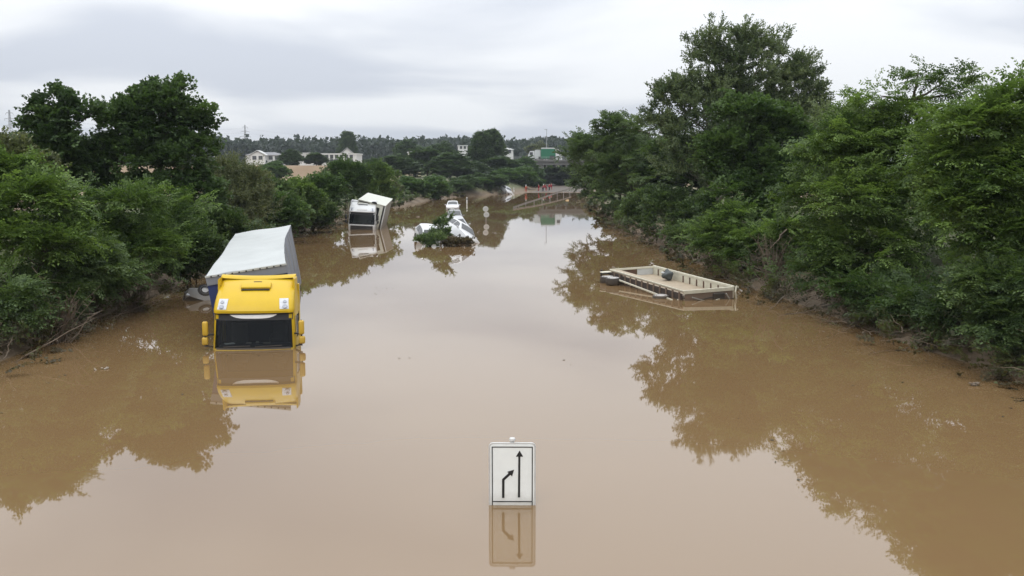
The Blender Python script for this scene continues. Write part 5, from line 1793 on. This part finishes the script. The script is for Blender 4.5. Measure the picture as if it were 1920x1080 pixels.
person('person in an orange jacket standing apart in shallow water by the far shore', 986, 361, M['orange_suit'], M['orange_suit'], 2.6, .25, .06, M['sign_white'])
person('person in red at the near side of the group, left end', 1010, 359, M['red_suit'], M['red_suit'], 1.2, .2, .0)
person('person in red with a white helmet in the middle of the group', 1018, 359.5, M['red_suit'], M['navy'], 2.0, .35, .15, M['sign_white'])
person('person in red bending forward in the middle of the group', 1024, 358.5, M['red_suit'], M['red_suit'], -1.2, .4, .3)
person('person in red standing right of the white helmet', 1030, 358, M['red_suit'], M['navy'], .4, .15, .0)
person('rightmost person in red, closest to the bridge opening', 1034, 356, M['red_suit'], M['red_suit'], -2.2, .2, .05)

# ------------------------------------------------------------------ small floating debris
def speck(label, px, py, size, m, seed, name='floating_debris'):
    b = pixz(px, py, 0)
    rng = np.random.default_rng(seed)
    mb = MB()
    for k in range(5):
        o = rng.normal(0, size * .5, 3); o[2] = rng.uniform(.01, size * .25)
        mb.rbox(o, (size * rng.uniform(.3, .8), size * rng.uniform(.2, .5), size * .14), size * .05, Matrix.Rotation(rng.uniform(0, 3), 3, 'Z') @ Matrix.Rotation(rng.normal(0, .4), 3, 'X'))
    o = mb.build(name, m, auto=50)
    o.location = (b[0], b[1], 0)
    tag(o, label, 'debris')


speck('small pale clump of leaves floating in front of the left bank', 198, 692, .16, M['grey_and_shaded'], 1)
speck('white scrap washed onto the far left shore above the water', 783, 363, .5, M['white'], 2)
speck('white scrap on the shore left of the small white car', 842, 365, .4, M['white'], 3)
speck('pale litter heap below the trees at the right end of the guard rail', 1052, 347, 1.0, M['white'], 4)
speck('orange-brown debris at the water under the overhanging right tree', 1063, 376, .6, M['render_ochre'], 5)
speck('pale scrap afloat left of the wrecked cars', 783, 407, .3, M['grey_and_shaded'], 6)
speck('dark driftwood bits on the water beside the lower right bank', 1830, 722, .25, M['deadwood'], 7)

def litter():
    rng = np.random.default_rng(404)
    n = 900
    y = 17 + 60 * rng.random(n) ** 1.4
    side = rng.random(n) < .5
    off = rng.exponential(.9, n)
    x = np.where(side, xl(y) + off, xr(y) - off)
    # a few drift lines out on the open water
    m = 40
    cy = rng.uniform(16, 60, 9); cx = rng.uniform(-9, 9, 9); k = rng.integers(0, 9, m)
    x = np.concatenate([x, cx[k] + rng.normal(0, .25, m)]); y = np.concatenate([y, cy[k] + rng.normal(0, 1.6, m)])
    n = len(x)
    a = rng.uniform(0, 6.28, n)
    d = np.stack([np.cos(a), np.sin(a), np.zeros(n)], -1)
    nn = unit(np.stack([rng.normal(0, .1, n), rng.normal(0, .1, n), np.ones(n)], -1))
    ln = rng.uniform(.04, .13, n)
    q = leaf_quads(np.stack([x, y, np.full(n, .012)], -1), d, nn, ln, ln * rng.uniform(.2, .6, n))
    q[:, :, 2] = np.maximum(q[:, :, 2], .006)
    o = link('floating_litter', leaf_mesh('floating_litter', q, np.clip(rng.normal(.5, .3, n), 0, 1), LEAF['dry']))
    tag(o, 'leaves and bits of straw floating along the banks', 'litter', kind='stuff')


litter()

# ------------------------------------------------------------------ air
def haze():
    m, nt, out = newmat('damp_air')
    v = nt.nodes.new('ShaderNodeVolumePrincipled')
    v.inputs['Color'].default_value = (0.80, 0.87, 0.96, 1)
    v.inputs['Density'].default_value = 0.00015
    nt.links.new(v.outputs[0], out.inputs['Volume'])
    o = MB().box((0, 890, 42), (3260, 2080, 92)).build('haze', m)
    tag(o, 'pale damp air veiling the far wood and houses', 'haze', kind='stuff')


haze()
